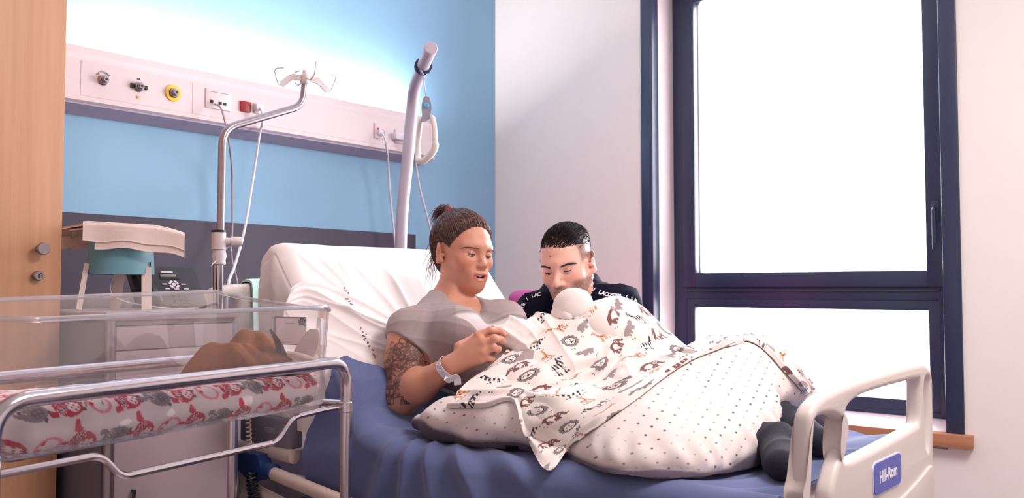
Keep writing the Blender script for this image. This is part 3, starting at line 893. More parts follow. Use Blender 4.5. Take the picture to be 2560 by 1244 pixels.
bko = obj('buckle', MB().prism(smooth_loop([(-.016, -.03), (-.019, .0), (-.012, .033), (0, .040), (.012, .033), (.019, 0), (.016, -.03), (.008, -.05), (-.02, -.055)]), bk - toC * .008, sd, (0, 0, 1), toC, .02), M_buck, th_)
obj('blue_button', MB().lathe([(.0105, 0), (.0105, .005), (.008, .007)], bk + toC * .011 + Vector((0, 0, .004)), toC, 20), mat('cyan button', (.35, .70, .88), .3), bko)
g = [(1060, 296, -.01), (1076, 292, .0), (1084, 302, .03), (1088, 345, .05), (1086, 372, .045), (1066, 397, .02), (1050, 403, .0), (1045, 392, -.03), (1047, 345, -.05), (1052, 305, -.03)]
gp = [at(a, b, TT - c) for a, b, c in g]
gp2 = catmull(gp + [gp[0]], 6)
gr = [.0095 + .004 * (1 if 20 < i < 42 else 0) for i in range(len(gp2))]
obj('grip', MB().tube(gp2, gr, 12), mat('ivory grip plastic', (.90, .86, .85), .4), th_)

# ------------------------------------------------------------------ bedside cabinet, lamp under a towel, telephone
M_cab = mat('mauve grey laminate', (.66, .585, .61), .5, 0, .015)
M_cabshade = mat('laminate with side shade in colour', (.38, .35, .40), .5, 0, .015)  # shade of the cabinet's side put into a darker laminate colour
CY0, CY1 = 2.16, 2.60
cx0 = atY(262, 900, CY0).x; cx1 = atY(586, 900, CY0).x
CZ = 1.0415
cab = thing('bedside_cabinet', 'grey bedside cabinet with drawer standing between wardrobe and bed', 'cabinet', ((cx0 + cx1) / 2, 2.38, 0))
m = MB(); m.span((cx0 + .004, CY0 + .02, .06), (cx1 - .004, CY1, CZ - .02), .003); obj('body', m, M_cabshade, cab)
m = MB(); m.span((cx0 - .005, CY0 - .012, CZ - .022), (cx1 + .005, CY1 + .005, CZ), .005); obj('top', m, M_cab, cab)
m = MB(); m.span((cx0 + .004, CY1 - .01, CZ), (cx1 - .004, CY1 + .004, CZ + .03), .003); obj('back_rim', m, M_cab, cab)
dz0, dz1 = atY(430, 868, CY0).z, atY(430, 812, CY0).z
m = MB(); m.span((cx0 + .028, CY0, dz0), (cx1 - .006, CY0 + .02, dz1), .002); dw = obj('drawer', m, M_cab, cab)
m = MB(); m.span((cx0 + .028, CY0 + .004, dz1 + .003), (cx1 - .006, CY0 + .02, CZ - .023), .002); obj('front_rail', m, M_cab, cab)
z2 = atY(430, 960, CY0).z
m = MB(); m.span((cx0 + .028, CY0, z2), (cx1 - .006, CY0 + .02, dz0 - .003), .002); obj('drawer', m, M_cab, cab)
m = MB(); m.span((cx0 + .028, CY0, .08), (cx1 - .006, CY0 + .02, z2 - .003), .002); door = obj('door', m, M_cab, cab)
m = MB(); m.tube([(cx0 + .075, CY0 - .012, .60), (cx0 + .07, CY0 - .012, .545)], .0045, 10); m.tube([(cx0 + .075, CY0 - .014, .595), (cx0 + .075, CY0 + .002, .597)], .003, 8); obj('door_handle', m, M_black, door)
obj('edge_post', MB().tube([(cx0 + .016, CY0 + .006, .04), (cx0 + .016, CY0 + .006, CZ - .02)], .0125, 14), M_steel, cab)
obj('edge_post', MB().tube([(cx1 + .004, CY0 + .012, .04), (cx1 + .004, CY0 + .012, CZ - .02)], .010, 14), M_under, cab)
for sx in (cx0 + .05, cx1 - .05):
    for sy in (CY0 + .06, CY1 - .06):
        obj('foot', MB().lathe([(.018, 0), (.02, .01), (.015, .065)], (sx, sy, 0), (0, 0, 1), 16), M_black, cab)

LY = 2.38
lc = atY(302, 690, LY); LX = lc.x; sc_ = LY / ray(302, 650).y / F_PX
zt, zb = atY(302, 566, LY).z, atY(302, 686, LY).z
lamp = thing('table_lamp', 'teal drum shade lamp on white splayed legs under a towel', 'lamp', (LX, LY, CZ))
M_teal = mat('teal lamp shade', (.43, .62, .68), .6, 0, .02, 12)
r_ = 78 * sc_
m = MB(); m.lathe([(r_, zb - CZ), (r_ * .93, zt - CZ), (r_ * .91, zt - CZ), (r_ * .975, zb - CZ)], (LX, LY, CZ), (0, 0, 1), 48, False); sh = obj('lamp_shade', m, M_teal, lamp, 60)
m = MB(); dd = (EYE - Vector((LX, LY, CZ))); dd.z = 0; dd.normalize(); ss = Vector((-dd.y, dd.x, 0)); sp_ = Vector((LX, LY, zb)) + dd * r_ * .54 + ss * r_ * .855
m.box(sp_ + Vector((0, 0, .017)), (.002, .002, .034)); obj('shade_seam', m, M_hole, sh)
M_leg = mat('white lacquered wood', (.90, .83, .80), .45, 0, .02)
def leg(pt, pb, w=.024, th=.012, up=None):
    return obj('leg', MB().strip([pt, (Vector(pt) + Vector(pb)) / 2, pb], up or dd, w, th), M_leg, lamp)
leg(Vector((LX, LY, 0)) - ss * r_ * .98 + dd * .02 + Vector((0, 0, atY(226, 660, LY).z)), Vector((LX, LY, CZ)) - ss * (r_ * 1.17) + dd * .05, .013, .022)
leg(Vector((LX, LY, 0)) + ss * r_ * .74 + dd * .05 + Vector((0, 0, zb + .02)), Vector((LX, LY, CZ)) + ss * (r_ * .76) + dd * .075, .025, .012)
leg(Vector((LX, LY, 0)) - ss * .0 - dd * (r_ * .8) + Vector((0, 0, zb + .02)), Vector((LX, LY, CZ)) - ss * .014 - dd * (r_ * .9), .027, .012)
obj('lamp_holder', MB().lathe([(.02, 0), (.022, .05), (.012, .06)], (LX, LY, zb + .02), (0, 0, 1), 20), M_plastic, lamp)
for a in (.3, 2.4, 4.5): obj('shade_spider', MB().tube([(LX + .02 * math.cos(a), LY + .02 * math.sin(a), zb + .03), (LX + r_ * .94 * math.cos(a), LY + r_ * .94 * math.sin(a), zb + .03)], .002, 6), M_plastic, lamp)
obj('cord', MB().tube(catmull([(LX, LY, zb + .02), Vector((LX, LY, zb - .01)) - ss * .02, Vector((LX, LY, zb - .05)) - ss * .022 + dd * .03, Vector((LX, LY, zb - .075)) + ss * .02 + dd * .05, Vector((LX, LY, CZ + .004)) + ss * .12 + dd * .06, Vector((LX, LY, CZ + .003)) + ss * .2 + dd * .04], 8), .0018, 6), M_cable_w, lamp)

# folded cloth over the lamp: skewed rectangle, hanging at front and back
def towel():
    ni, nj = 60, 70
    Wd, half, drop = .250, r_ * .99, .050
    P = np.zeros((ni, nj, 3))
    tot = 2 * half + 2 * drop
    for i in range(ni):
        L = i / (ni - 1) * tot
        for j in range(nj):
            s = j / (nj - 1)
            rr = .016
            if L < drop: v, zz = -half - .004 - .010 * (drop - L) / drop, -(drop - L) + 0
            elif L > tot - drop: v, zz = half + .004, -(L - (tot - drop))
            else: v, zz = -half + (L - drop), 0
            e = half - abs(v)
            if e < rr and zz == 0: zz -= rr - math.sqrt(max(0, rr * rr - (rr - e) ** 2))
            x = (s - .5) * Wd + .012 + (-.045 if v > 0 else .0) * min(1, (v + half) / half) + .02 * (v < 0)
            ov = max(0, abs(x) - r_ * .93)
            zz -= ov * .10 + ov * ov * 1.5
            zz -= .0 + .0035 * math.sin(x * 50 + v * 20) * (zz < -.02)
            v += -.006 * math.sin(x * 38 + 1) * (L < drop * 1.1)
            P[i, j] = Vector((LX, LY, zt + .006 + zz)) + ss * x - dd * v
    P[:, :, 2] -= .009 * (np.arange(nj) / nj)[None, :]
    return P
M_cloth_w = mat('off white cotton cloth', (.90, .81, .79), .9, 0, .02, 20, .3, 400)
o = sheet_obj('folded_cloth', towel(), .006, M_cloth_w); tag(o, 'off white cloth draped over the teal lamp shade', 'cloth')
o2 = towel(); o2[:, :, 2] -= .009; o2 = o2[:, 8:, :]; o2[:6, :, 2] -= .010
under = sheet_obj('cloth_fold', o2, .004, M_cloth_w, o)

ph = thing('telephone', 'black desk telephone with white keys on the bedside cabinet', 'telephone', (1.36, 2.4, CZ))
PYc = 2.43
pb = atY(440, 772, PYc); pb.z = CZ + .012
pu = Vector((0, .55, .83)).normalized(); px_ = Vector((1, -.12, 0)).normalized(); pn = px_.cross(pu).normalized()   # screen plane
def PL(u, v, d=0.): return pb + px_ * u + pu * v + pn * d
R_ = Matrix((px_, pu, pn)).transposed()
def pbox(mm, u, v, w, h, d0, d1, bev=.001): mm.box(PL(u, v, (d0 + d1) / 2), (w, h, d1 - d0), bev, R_)
def uv_of(px, py):
    d = ray(px, py); t = (pb - EYE).dot(pn) / d.dot(pn); p = EYE + d * t - pb
    return p.dot(px_), p.dot(pu)
u0, v0 = uv_of(428, 672); u1, v1 = uv_of(478, 745)
M_phone = mat('charcoal phone plastic', (.135, .115, .17), .5)
m = MB(); pbox(m, (u0 + u1) / 2 - .035, v0 / 2 + .004, .205, v0 + .02, -.03, 0, .008); bd = obj('body', m, M_phone, ph)
m = MB(); pbox(m, (u0 + u1) / 2 - .07, v0 / 2 - .05, .12, .05, -.16, -.03, .006); obj('stand', m, M_black, ph)
def pm(name, px, py, w, h, mt, d=.003, par=None):
    u, v = uv_of(px, py); mm = MB(); pbox(mm, u, v, w, h, 0, d); return obj(name, mm, mt, par or bd)
M_lcd = mat('grey display', (.52, .49, .50), .3); M_key = mat('pale key', (.80, .77, .80), .5); M_kb = mat('black key', (.045, .04, .06), .4)
pm('display_frame', 427, 689, .056, .022, M_black, .002)
pm('label_strip', 422, 680.5, .036, .0065, M_key, .004); pm('display', 425, 690, .048, .0085, M_lcd, .004)
for a, b in ((415, 711), (461, 709), (421, 722.5), (444, 722), (467, 720.5)): pm('white_key', a, b, .0145, .0045, M_key)
u, v = uv_of(438, 711)
ring_ = MB()
for k in range(4):
    aa = [math.radians(k * 90 + 8 + t * 74 / 6) for t in range(7)]
    ring_.prism([(math.cos(a) * .0155, math.sin(a) * .0155) for a in aa] + [(math.cos(a) * .0085, math.sin(a) * .0085) for a in reversed(aa)], PL(u, v), px_, pu, pn, .003)
obj('navigation_ring', ring_, M_key, bd)
obj('centre_key', MB().lathe([(.006, 0), (.006, .003)], PL(u, v), pn, 18), M_key, bd)
for r in range(4):
    for c in range(3):
        uu, vv = uv_of(436 + c * 14 + r * 2, 732 + r * 7.5); mm = MB(); pbox(mm, uu, vv, .0125, .0075, 0, .004, .0012); kb = obj('number_key', mm, M_kb, bd)
uh, vh = uv_of(372, 725)
m = MB(); m.tube(catmull([PL(uh - .024, vh + .062, .004), PL(uh - .02, vh + .045, .022), PL(uh - .008, vh, .03), PL(uh + .004, vh - .045, .022), PL(uh + .008, vh - .07, .0)], 5), [.019, .02, .019, .016, .0145, .0145, .0145, .0145, .0145, .0145, .0145, .0145, .0145, .015, .016, .018, .019, .02, .02, .02, .019], 14)
obj('handset', m, M_kb, ph)

# ------------------------------------------------------------------ pink armchair behind the man
M_pink = mat('magenta vinyl', (.80, .34, .60), .42, 0, .02, 12, .1, 200)
ch = thing('armchair', 'pink vinyl easy chair behind the man beside the bed', 'armchair', (2.82, 2.24, 0))
CHX, CHY = -.31, .15
def cushion(lo, hi, bev): return MB().span(lo, hi, bev, 5)
m = MB(); m.box((3.44 + CHX, 2.16 + CHY, .782), (.14, .62, .62), .05, Matrix.Rotation(math.radians(8), 3, 'Y'), 5); obj('backrest', m, M_pink, ch)
m = cushion((2.86 + CHX, 1.89 + CHY, .34), (3.42 + CHX, 2.43 + CHY, .47), .04); obj('seat', m, M_pink, ch)
for y in (1.87 + CHY, 2.45 + CHY):
    for x in (2.93 + CHX, 3.37 + CHX):
        obj('leg', MB().tube([(x, y, .0), (x, y, .30)], .016, 12), M_steel, ch)
m = MB(); m.span((2.88 + CHX, 1.83 + CHY, .29), (3.42 + CHX, 2.49 + CHY, .345), .01); obj('seat_frame', m, M_steel, ch)
# ------------------------------------------------------------------ bassinet: chrome trolley frame, clear tub, printed mattress, things in it
BA = math.radians(12.9)
bu, bw = Vector((math.cos(BA), math.sin(BA), 0)), Vector((-math.sin(BA), math.cos(BA), 0))
BR = Vector((1.302, 1.562, 0))
BLEN, BWID = .81, .335
def BP(u, w, z): return BR + bu * (u - BLEN) + bw * w + Vector((0, 0, z))       # u from left end, w from near side
def bspan(mm, a, b, bev=.003):
    c = [(a[i] + b[i]) / 2 for i in range(3)]; s = [abs(b[i] - a[i]) for i in range(3)]
    mm.box(BP(*c), s, bev, Matrix((bu, bw, Vector((0, 0, 1)))).transposed())
RZ = .937
tr = thing('bassinet_trolley', 'chrome tube trolley carrying the clear bassinet tub', 'trolley', BP(BLEN / 2, BWID / 2, 0))
def U(w): return fillet([BP(-.005, w, .09), BP(-.005, w, RZ), BP(BLEN, w, RZ), BP(BLEN, w, .09)], .058, 12)
obj('near_frame', MB().tube(U(0), .0125, 18), M_chrome, tr)
obj('far_frame', MB().tube(U(BWID), .0125, 18), M_chrome, tr)
for z in (.16, .842):
    for u in (-.005, BLEN): obj('cross_bar', MB().tube([BP(u, 0, z), BP(u, BWID, z)], .008, 12), M_chrome, tr)
SB = .832
for w, nm in ((.012, 'support_bar'), (BWID - .012, 'support_bar')):
    obj(nm, MB().tube(fillet([BP(-.005, w, SB), BP(.185, w, SB), BP(.225, w, SB - .043), BP(.60, w, SB - .043), BP(.645, w, SB), BP(.745, w, SB + .004), BP(BLEN, w - .006 if w < .1 else w, SB + .004)], .02, 6), .0062, 10), M_chrome, tr)
obj('collar', MB().lathe([(.0125, -.012), (.0145, -.010), (.0145, .010), (.0125, .012)], BP(BLEN, 0, SB + .004), (0, 0, 1), 20), M_chrome, tr)
m = MB(); bspan(m, (.0, .01, .15), (BLEN - .005, BWID - .01, .165)); obj('lower_shelf', m, M_plastic, tr)
for u in (-.005, BLEN):
    for w in (0, BWID):
        m = MB(); m.lathe([(.02, -.012), (.04, -.01), (.04, .01), (.02, .012)], BP(u, w, .042), bw, 20); obj('caster', m, M_black, tr)

# clear tub
M_acr = clear_mat('clear acrylic', (.975, .968, .972), .55, .04, 1.45, .035)
M_acr_rim = clear_mat('acrylic rim', (.93, .91, .94), .9, .08, 1.5, .16)
tub = thing('bassinet_tub', 'clear acrylic bassinet tub with a rolled rim', 'bassinet', BP(BLEN / 2, BWID / 2, SB + .01))
def rr_loop(u0, u1, w0, w1, r, n=8):
    out = []
    for cu_, cw_, a0 in ((u1 - r, w1 - r, 0), (u0 + r, w1 - r, 90), (u0 + r, w0 + r, 180), (u1 - r, w0 + r, 270)):
        for k in range(n + 1):
            a = math.radians(a0 + 90 * k / n); out.append((cu_ + r * math.cos(a), cw_ + r * math.sin(a)))
    return out
def rim_z(u, w): return 1.052 + .024 * (w / BWID) + .012 * max(0, min(1, (u - .25) / .4)) * (w / BWID) + .022 * math.exp(-((u - .50) / .2) ** 2) * (w / BWID) + .012 * math.exp(-((u - .62) / .16) ** 2) * (1 - w / BWID) - .012 * max(0, (u - .74) / .07)
lev = [(0, .012, .045), (.02, .004, .06), (.5, .001, .06), (1., -.006, .065)]
loops = []
for t, ins_, r in lev:
    lp_ = rr_loop(.02 + ins_, BLEN - .012 - ins_, .016 + ins_, BWID - .016 - ins_, r)
    loops.append([BP(u, w, (SB + .012) * (1 - t) + rim_z(u, w) * t) for u, w in lp_])
def skin(mm, lps, close=True):
    n = len(lps[0]); vs = [p for l in lps for p in l]
    fs = [(i * n + k, i * n + (k + 1) % n, (i + 1) * n + (k + 1) % n, (i + 1) * n + k) for i in range(len(lps) - 1) for k in range(n)]
    if close: fs.append(tuple(range(n - 1, -1, -1)))
    mm.add(vs, fs)
ctr = BP(BLEN / 2, BWID / 2, 0)
def inner(lps, d): return [[p + (Vector((ctr.x - p.x, ctr.y - p.y, 0))).normalized() * d + Vector((0, 0, d if i == 0 else 0)) for p in l] for i, l in enumerate(lps)]
m = MB(); skin(m, loops); skin(m, inner(loops, .004))
n_ = len(loops[-1]); ii = inner(loops, .004)[-1]
m.add(loops[-1] + ii, [(k, (k + 1) % n_, n_ + (k + 1) % n_, n_ + k) for k in range(n_)])
obj('tub_wall', m, M_acr, tub, 40, False)
rim = loops[-1] + [loops[-1][0], loops[-1][1]]
obj('rim', MB().tube(rim, .0045, 10, False), M_acr_rim, tub)

# mattress with the owl print
def owl_print(u, v):
    """albedo of the cotton: rows of red and grey owls on white; u along, v around (metres)"""
    n = len(u); col = np.ones((n, 3)) * np.array(lin((.90, .85, .86)))
    red, grey, pink, dk = (np.array(lin(c)) for c in ((.76, .12, .27), (.56, .51, .54), (.88, .55, .62), (.36, .31, .36)))
    white = np.array(lin((.93, .89, .90)))
    P = 0.059
    for r in range(-2, 9):
        for c in range(-1, 15):
            cu_ = (c + .3) * P + (.030 if r % 2 else 0); cv_ = .2900 + (r - 4) * .054
            kind = [0, 1, 2, 3][(c + 2 * r) % 4]
            ang = 1.75 + [-.25, .35, -.1, .3][(c + r) % 4]
            x0, y0 = (u - cu_), (v - cv_)
            msk = (np.abs(x0) < .045) & (np.abs(y0) < .045)
            if not msk.any(): continue
            x = (x0 * math.cos(ang) + y0 * math.sin(ang))[msk] / .031; y = (-x0 * math.sin(ang) + y0 * math.cos(ang))[msk] / .031
            cc = col[msk]
            body = ((x / .62) ** 2 + ((y + .08) / .82) ** 2 < 1) | ((np.abs(np.abs(x) - .47) < .16) & (y > .5) & (y < 1.02 - .6 * np.abs(np.abs(x) - .5)))
            base = {0: red, 1: grey, 2: red, 3: pink}[kind]
            if kind == 3:
                ed = np.abs(np.sqrt((x / .6) ** 2 + ((y + .05) / .8) ** 2) - .88) < .13
                cc[ed] = base; cc[(np.abs(np.abs(x) - .25) < .12) & (np.abs(y - .35) < .12)] = red
            else:
                cc[body] = base
                belly = (x / .36) ** 2 + ((y + .38) / .36) ** 2 < 1
                cc[belly] = white if kind != 1 else dk * 1.7
                cc[belly & (np.sin(x * 18) * np.sin(y * 18) > .35)] = base
                for s in (-.24, .24):
                    rr = np.sqrt((x - s) ** 2 + (y - .32) ** 2)
                    cc[rr < .24] = white; cc[np.abs(rr - .17) < .05] = base; cc[rr < .09] = dk
                cc[(np.abs(x) < .08) & (np.abs(y - .12) < .1)] = grey
                feet = (np.abs(np.abs(x) - .22) < .1) & (y < -.82) & (y > -1.0); cc[feet] = dk
            col[msk] = cc
    tw = (np.abs(((u * 1.1 + .35 * v) * 26) % 1 - .5) < .05) & (((v * 21) % 1) < .22) & (vnoise(np.stack([u, v, v * 0], 1), 22, 3) > .1)
    col[tw] = grey
    return col
def rounded_bar(u0, u1, w0, w1, z0, z1, rr, nu, ns, ueps):
    """closed soft pad: cross-sections that shrink at both ends"""
    per = []; r = min(rr, (z1 - z0) / 2 * .98)
    for cw_, cz_, a0 in ((w1 - r, z1 - r, 0), (w0 + r, z1 - r, 90), (w0 + r, z0 + r, 180), (w1 - r, z0 + r, 270)):
        for k in range(12): a = math.radians(a0 + 90 * k / 12); per.append((cw_ + r * math.cos(a), cz_ + r * math.sin(a)))
    per = np.array(per + per[:1]); L = np.r_[0, np.cumsum(np.linalg.norm(np.diff(per, axis=0), axis=1))]
    s = np.linspace(0, L[-1], ns, endpoint=False); sec = np.stack([np.interp(s, L, per[:, 0]), np.interp(s, L, per[:, 1])], 1)
    us = np.linspace(u0, u1, nu); cen = np.array([(w0 + w1) / 2, (z0 + z1) / 2])
    ends = np.clip(np.minimum(us - u0, u1 - us) / ueps, 0, 1); sc = np.sqrt(1 - (1 - ends) ** 2) * .999 + .001
    Q = cen + (sec[None] - cen) * np.stack([.5 * sc + .5 * np.minimum(1, sc * 1.0), sc], 1)[:, None]
    return us, s, Q
us, s_, Q = rounded_bar(.035, BLEN - .035, .022, BWID - .03, SB + .016, SB + .078, .031, 420, 330, .045)
tilt = .012 * (1 - us / BLEN)
w_ = Q[:, :, 0]; z_ = Q[:, :, 1] + tilt[:, None] * (Q[:, :, 1] > SB + .05) 
Bm = np.array(BR)[None, None] + np.array(bu)[None, None] * (us[:, None, None] - BLEN) + np.array(bw)[None, None] * w_[..., None] + np.array((0, 0, 1.))[None, None] * z_[..., None]
co = Bm.reshape(-1, 3)
co = co + .0025 * np.stack([vnoise(co, 22, k) for k in (1, 2, 3)], 1)
q = []; nu_, ns_ = Bm.shape[:2]
i, j = np.meshgrid(np.arange(nu_ - 1), np.arange(ns_), indexing='ij'); j2 = (j + 1) % ns_
q = np.stack([i * ns_ + j, (i + 1) * ns_ + j, (i + 1) * ns_ + j2, i * ns_ + j2], -1).reshape(-1, 4)
UU = np.repeat(us, ns_); SS = np.tile(s_, nu_)
M_owl = attr_mat('owl print cotton', (1, 1, 1), .85, bump=.2)
o = np_obj('bassinet_mattress', co, q, M_owl, None, owl_print(UU, SS)); tag(o, 'white bassinet mattress printed with red and grey owls inside the clear tub', 'mattress')

# paper card taped inside the end wall of the tub
e_ = BLEN - .027
cz1, cw0 = 1.037, .10
card = thing('note_card', 'white paper card with a black sprig drawing on the tub end', 'card', BP(e_, .15, .97))
def cardp(a, b, d=0): return BP(e_ - d, .183 - a * .091, .972 + b * .062)
m = MB(); m.add([cardp(0, 0), cardp(1, 0), cardp(1, 1), cardp(0, 1)] + [cardp(0, 0, .0012), cardp(1, 0, .0012), cardp(1, 1, .0012), cardp(0, 1, .0012)], [(3, 2, 1, 0), (4, 5, 6, 7), (0, 1, 5, 4), (1, 2, 6, 5), (2, 3, 7, 6), (3, 0, 4, 7)])
obj('paper', m, mat('white card paper', (.93, .89, .91), .8), card, 0)
m = MB()
for a, b in (((0, 0), (1, 0)), ((1, 0), (1, 1)), ((1, 1), (0, 1)), ((0, 1), (0, 0))): m.tube([cardp(*a, .0015), cardp(*b, .0015)], .0008, 5)
obj('border', m, M_ink, card)
m = MB()
m.tube(catmull([cardp(.97, .68, .002), cardp(.90, .80, .002), cardp(.76, .92, .002)], 5), .0012, 5)
for a, b in (((.93, .75), (.80, .76)), ((.93, .75), (.97, .93)), ((.88, .83), (.76, .83)), ((.88, .83), (.90, .97)), ((.82, .88), (.84, .98))): m.tube([cardp(*a, .002), cardp(*b, .002)], [.0012, .0024], 6)
obj('sprig_drawing', m, M_ink, card)
m = MB(); m.tube([cardp(.36, .78, .002), cardp(.62, .78, .002)], .0007, 5); obj('text_line', m, M_cable_g, card)

# brown garment lying crumpled on the mattress
def garment():
    ni, nj = 60, 46; P = np.zeros((ni, nj, 3)); zt_ = SB + .084
    ctrl = {}  # ridge height along u
    for i in range(ni):
        t = i / (ni - 1); u = .565 + .165 * t
        ridge = np.interp(t, [0, .06, .13, .2, .32, .45, .6, .74, .86, 1], [.004, .060, .072, .060, .055, .064, .092, .086, .045, .004])
        for j in range(nj):
            s = j / (nj - 1)
            w = .06 + .17 * s
            prof = math.sin(PI * min(1, s * 1.02)) ** .55 if s < .5 else math.sin(PI * min(1, s)) ** .8
            z = zt_ + ridge * prof + .005 * math.sin(t * 21 + s * 6) * prof + .004 * math.sin(t * 9 - s * 17) * prof
            P[i, j] = BP(u + .02 * math.sin(s * 5) * (1 - t), w + .016 * math.sin(t * 11 + 1) * prof, z)
    return P
M_brown = mat('caramel brown fabric', (.52, .285, .105), .9, 0, .06, 14, .5, 500)
g_ = sheet_obj('baby_jacket', garment(), .006, M_brown); tag(g_, 'crumpled caramel brown baby jacket lying in the clear tub', 'garment')
def lapel():
    P = np.zeros((24, 16, 3))
    for i in range(24):
        t = i / 23
        for j in range(16):
            s = j / 15
            P[i, j] = BP(.645 + .085 * t + .03 * s, .075 - .012 * math.sin(s * 3) + .02 * t, SB + .088 + (.088 * (1 - t) ** 1.3 + .004) * (1 - s * .55) + .004 * math.sin(t * 12))
    return P
lap = sheet_obj('lapel', lapel(), .005, mat('dark brown lining', (.33, .18, .10), .9, 0, .05, 20, .4, 500), g_)
bt = BP(.655, .052, SB + .178); vd = (EYE - bt).normalized()
obj('button', MB().lathe([(.0045, 0), (.0085, 0), (.0085, .003), (.0045, .003), (.0045, 0)], bt, vd, 18, False), M_plastic, g_)
# cream bundle and white oblong tag at the right end
m = MB(); m.ell(BP(.742, .085, SB + .100), (.036, .055, .028), Matrix.Rotation(BA, 3, 'Z')); m2 = MB()
b_ = obj('cream_pad', m, mat('cream cotton pad', (.90, .80, .76), .9, 0, .03, 20, .4, 200), None, 0); tag(b_, 'rolled cream cotton pad at the right end of the clear tub', 'pad')
for p in b_.data.vertices: p.co += p.normal * .004 * math.sin(p.co.x * 130 + p.co.z * 160)
m = MB(); m.prism(smooth_loop([(-.019, -.05), (-.026, 0), (-.014, .046), (0, .053), (.014, .046), (.026, 0), (.019, -.05), (0, -.06)]), BP(.760, .075, .962), (-bw * .95 + bu * .3).normalized(), (Vector((0, 0, 1)) * .9 - bw * .42 ).normalized(), bu, .003)
o = obj('tag', m, mat('white tag', (.90, .85, .86), .6)); tag(o, 'white oblong tag standing in front of the note card in the tub', 'tag')
# ------------------------------------------------------------------ mattress with raised back, white cover
MT = .70                                           # top of the flat part
HINGE = (1.80, MT); TOPB = (2.235, 1.262)
BDIR = np.array([TOPB[0] - HINGE[0], TOPB[1] - HINGE[1]]); BL = np.linalg.norm(BDIR); BDIR = BDIR / BL
BN = np.array([-BDIR[1], BDIR[0]])                 # outward normal of the backrest (towards foot and up)
def prof(d, lift=0.):
    """point on the mattress top at distance d from the foot end (Y, z), with the bend rounded"""
    L0 = HINGE[0] - .685; r = .10
    d = np.asarray(d, float)
    def raw(x):
        flat = np.stack([.685 + x, np.full_like(x, MT)], -1)
        up = np.stack([HINGE[0] + BDIR[0] * (x - L0), HINGE[1] + BDIR[1] * (x - L0)], -1)
        return np.where((x < L0)[..., None], flat, up)
    P = sum(raw(d + o) for o in np.linspace(-r, r, 9)) / 9
    e = 1e-3; T = sum(raw(d + e + o) - raw(d - e + o) for o in np.linspace(-r, r, 9)); T = T / np.linalg.norm(T, axis=-1, keepdims=True)
    Nn = np.stack([-T[..., 1], T[..., 0]], -1)
    return P + Nn * (lift if np.isscalar(lift) else np.asarray(lift)[..., None]), Nn
DTOT = HINGE[0] - .685 + BL
M_cover = mat('white mattress cover', (.93, .885, .885), .75, 0, .01, 10, .12, 500)
def crease(a, w): return np.exp(-np.abs(a) / w)
def mattress_mesh():
    nd, ns = 260, 300
    d = np.linspace(0, DTOT, nd)
    x0, x1, th, r = BX0 + .015, BX1 - .015, .14, .045
    per = []
    for cx_, cz_, a0 in ((x1 - r, -r, 0), (x0 + r, -r, 90), (x0 + r, -th + r, 180), (x1 - r, -th + r, 270)):
        for k in range(10): a = math.radians(a0 + 90 * k / 9); per.append((cx_ + r * math.cos(a), cz_ + r * math.sin(a)))
    per = np.array(per + per[:1]); L = np.r_[0, np.cumsum(np.linalg.norm(np.diff(per, axis=0), axis=1))]
    s = np.linspace(0, L[-1], ns, endpoint=False); sec = np.stack([np.interp(s, L, per[:, 0]), np.interp(s, L, per[:, 1])], 1)
    e = np.clip(np.minimum(d, DTOT - d) / .06, 0, 1); sc = np.sqrt(np.clip(1 - (1 - e) ** 2, 0, 1)) * .995 + .005
    cx_ = (x0 + x1) / 2
    X = cx_ + (sec[None, :, 0] - cx_) * (.90 + .10 * sc)[:, None]
    zl = -th / 2 + (sec[None, :, 1] + th / 2) * sc[:, None]
    # creases of the cover on the raised part, running from the top left corner
    D = np.broadcast_to(d[:, None], X.shape); up = np.clip((D - 1.25) / .2, 0, 1)
    xr = X - BX0; h = DTOT - D
    g = 0
    for k, (a, b, amp, w) in enumerate([(.05, 2.6, .007, .012), (.11, 1.9, .008, .014), (.18, 1.5, .006, .012), (.26, 1.2, .007, .016), (.36, .95, .005, .014), (.5, .8, .004, .02), (.62, .5, .004, .02)]):
        g = g + amp * crease(xr - a - h * .42 * b * .5 + .012 * np.sin(h * 18 + k * 2), w) * np.clip((h - .03 - k * .01) / .08, 0, 1)
    side = 0
    for k in range(7): side = side + .007 * crease(((D - 1.3 - k * .085) + zl * .35), .012)
    onside = np.clip((BX0 + .05 - X) / .04, 0, 1)
    lift = zl + up * (g * (zl > -.06) )
    X = X - up * onside * side
    P, _ = prof(D.ravel(), lift.ravel())
    co = np.stack([X.ravel(), P[:, 0], P[:, 1]], 1)
    co += .0022 * np.stack([vnoise(co, 11, k) for k in (5, 6, 7)], 1)
    i, j = np.meshgrid(np.arange(nd - 1), np.arange(ns), indexing='ij'); j2 = (j + 1) % ns
    q = np.stack([i * ns + j, i * ns + j2, (i + 1) * ns + j2, (i + 1) * ns + j], -1).reshape(-1, 4)
    return co, q
co, q = mattress_mesh()
mo = np_obj('mattress', co, q[:, ::-1], M_cover); tag(mo, 'white covered mattress bent up into a backrest on the hospital bed', 'mattress')

# the loose cover hanging down beside the raised back
ni, nj = 90, 60; P = np.zeros((ni, nj, 3))
for i in range(ni):
    y = 1.90 + (2.272 - 1.90) * i / (ni - 1)
    zs = HINGE[1] + (y - HINGE[0]) * BDIR[1] / BDIR[0] - .035
    zt_ = min(zs, 1.215 - max(0, y - 2.20) * .55)
    for j in range(nj):
        s = j / (nj - 1); z = zt_ + (.70 - zt_) * s
        pl = math.sin((y + .22 * (zt_ - z)) * 62 + 1.2 * math.sin(y * 17)) * .007 * min(1, s * 3)
        P[i, j] = (BX0 + .022 - .020 * min(1, s * 6) ** .5 + .5 * pl - .004, y - .02 * s * max(0, y - 2.2) / .13, z)
sheet_obj('cover_skirt', P, .003, M_cover, mo)

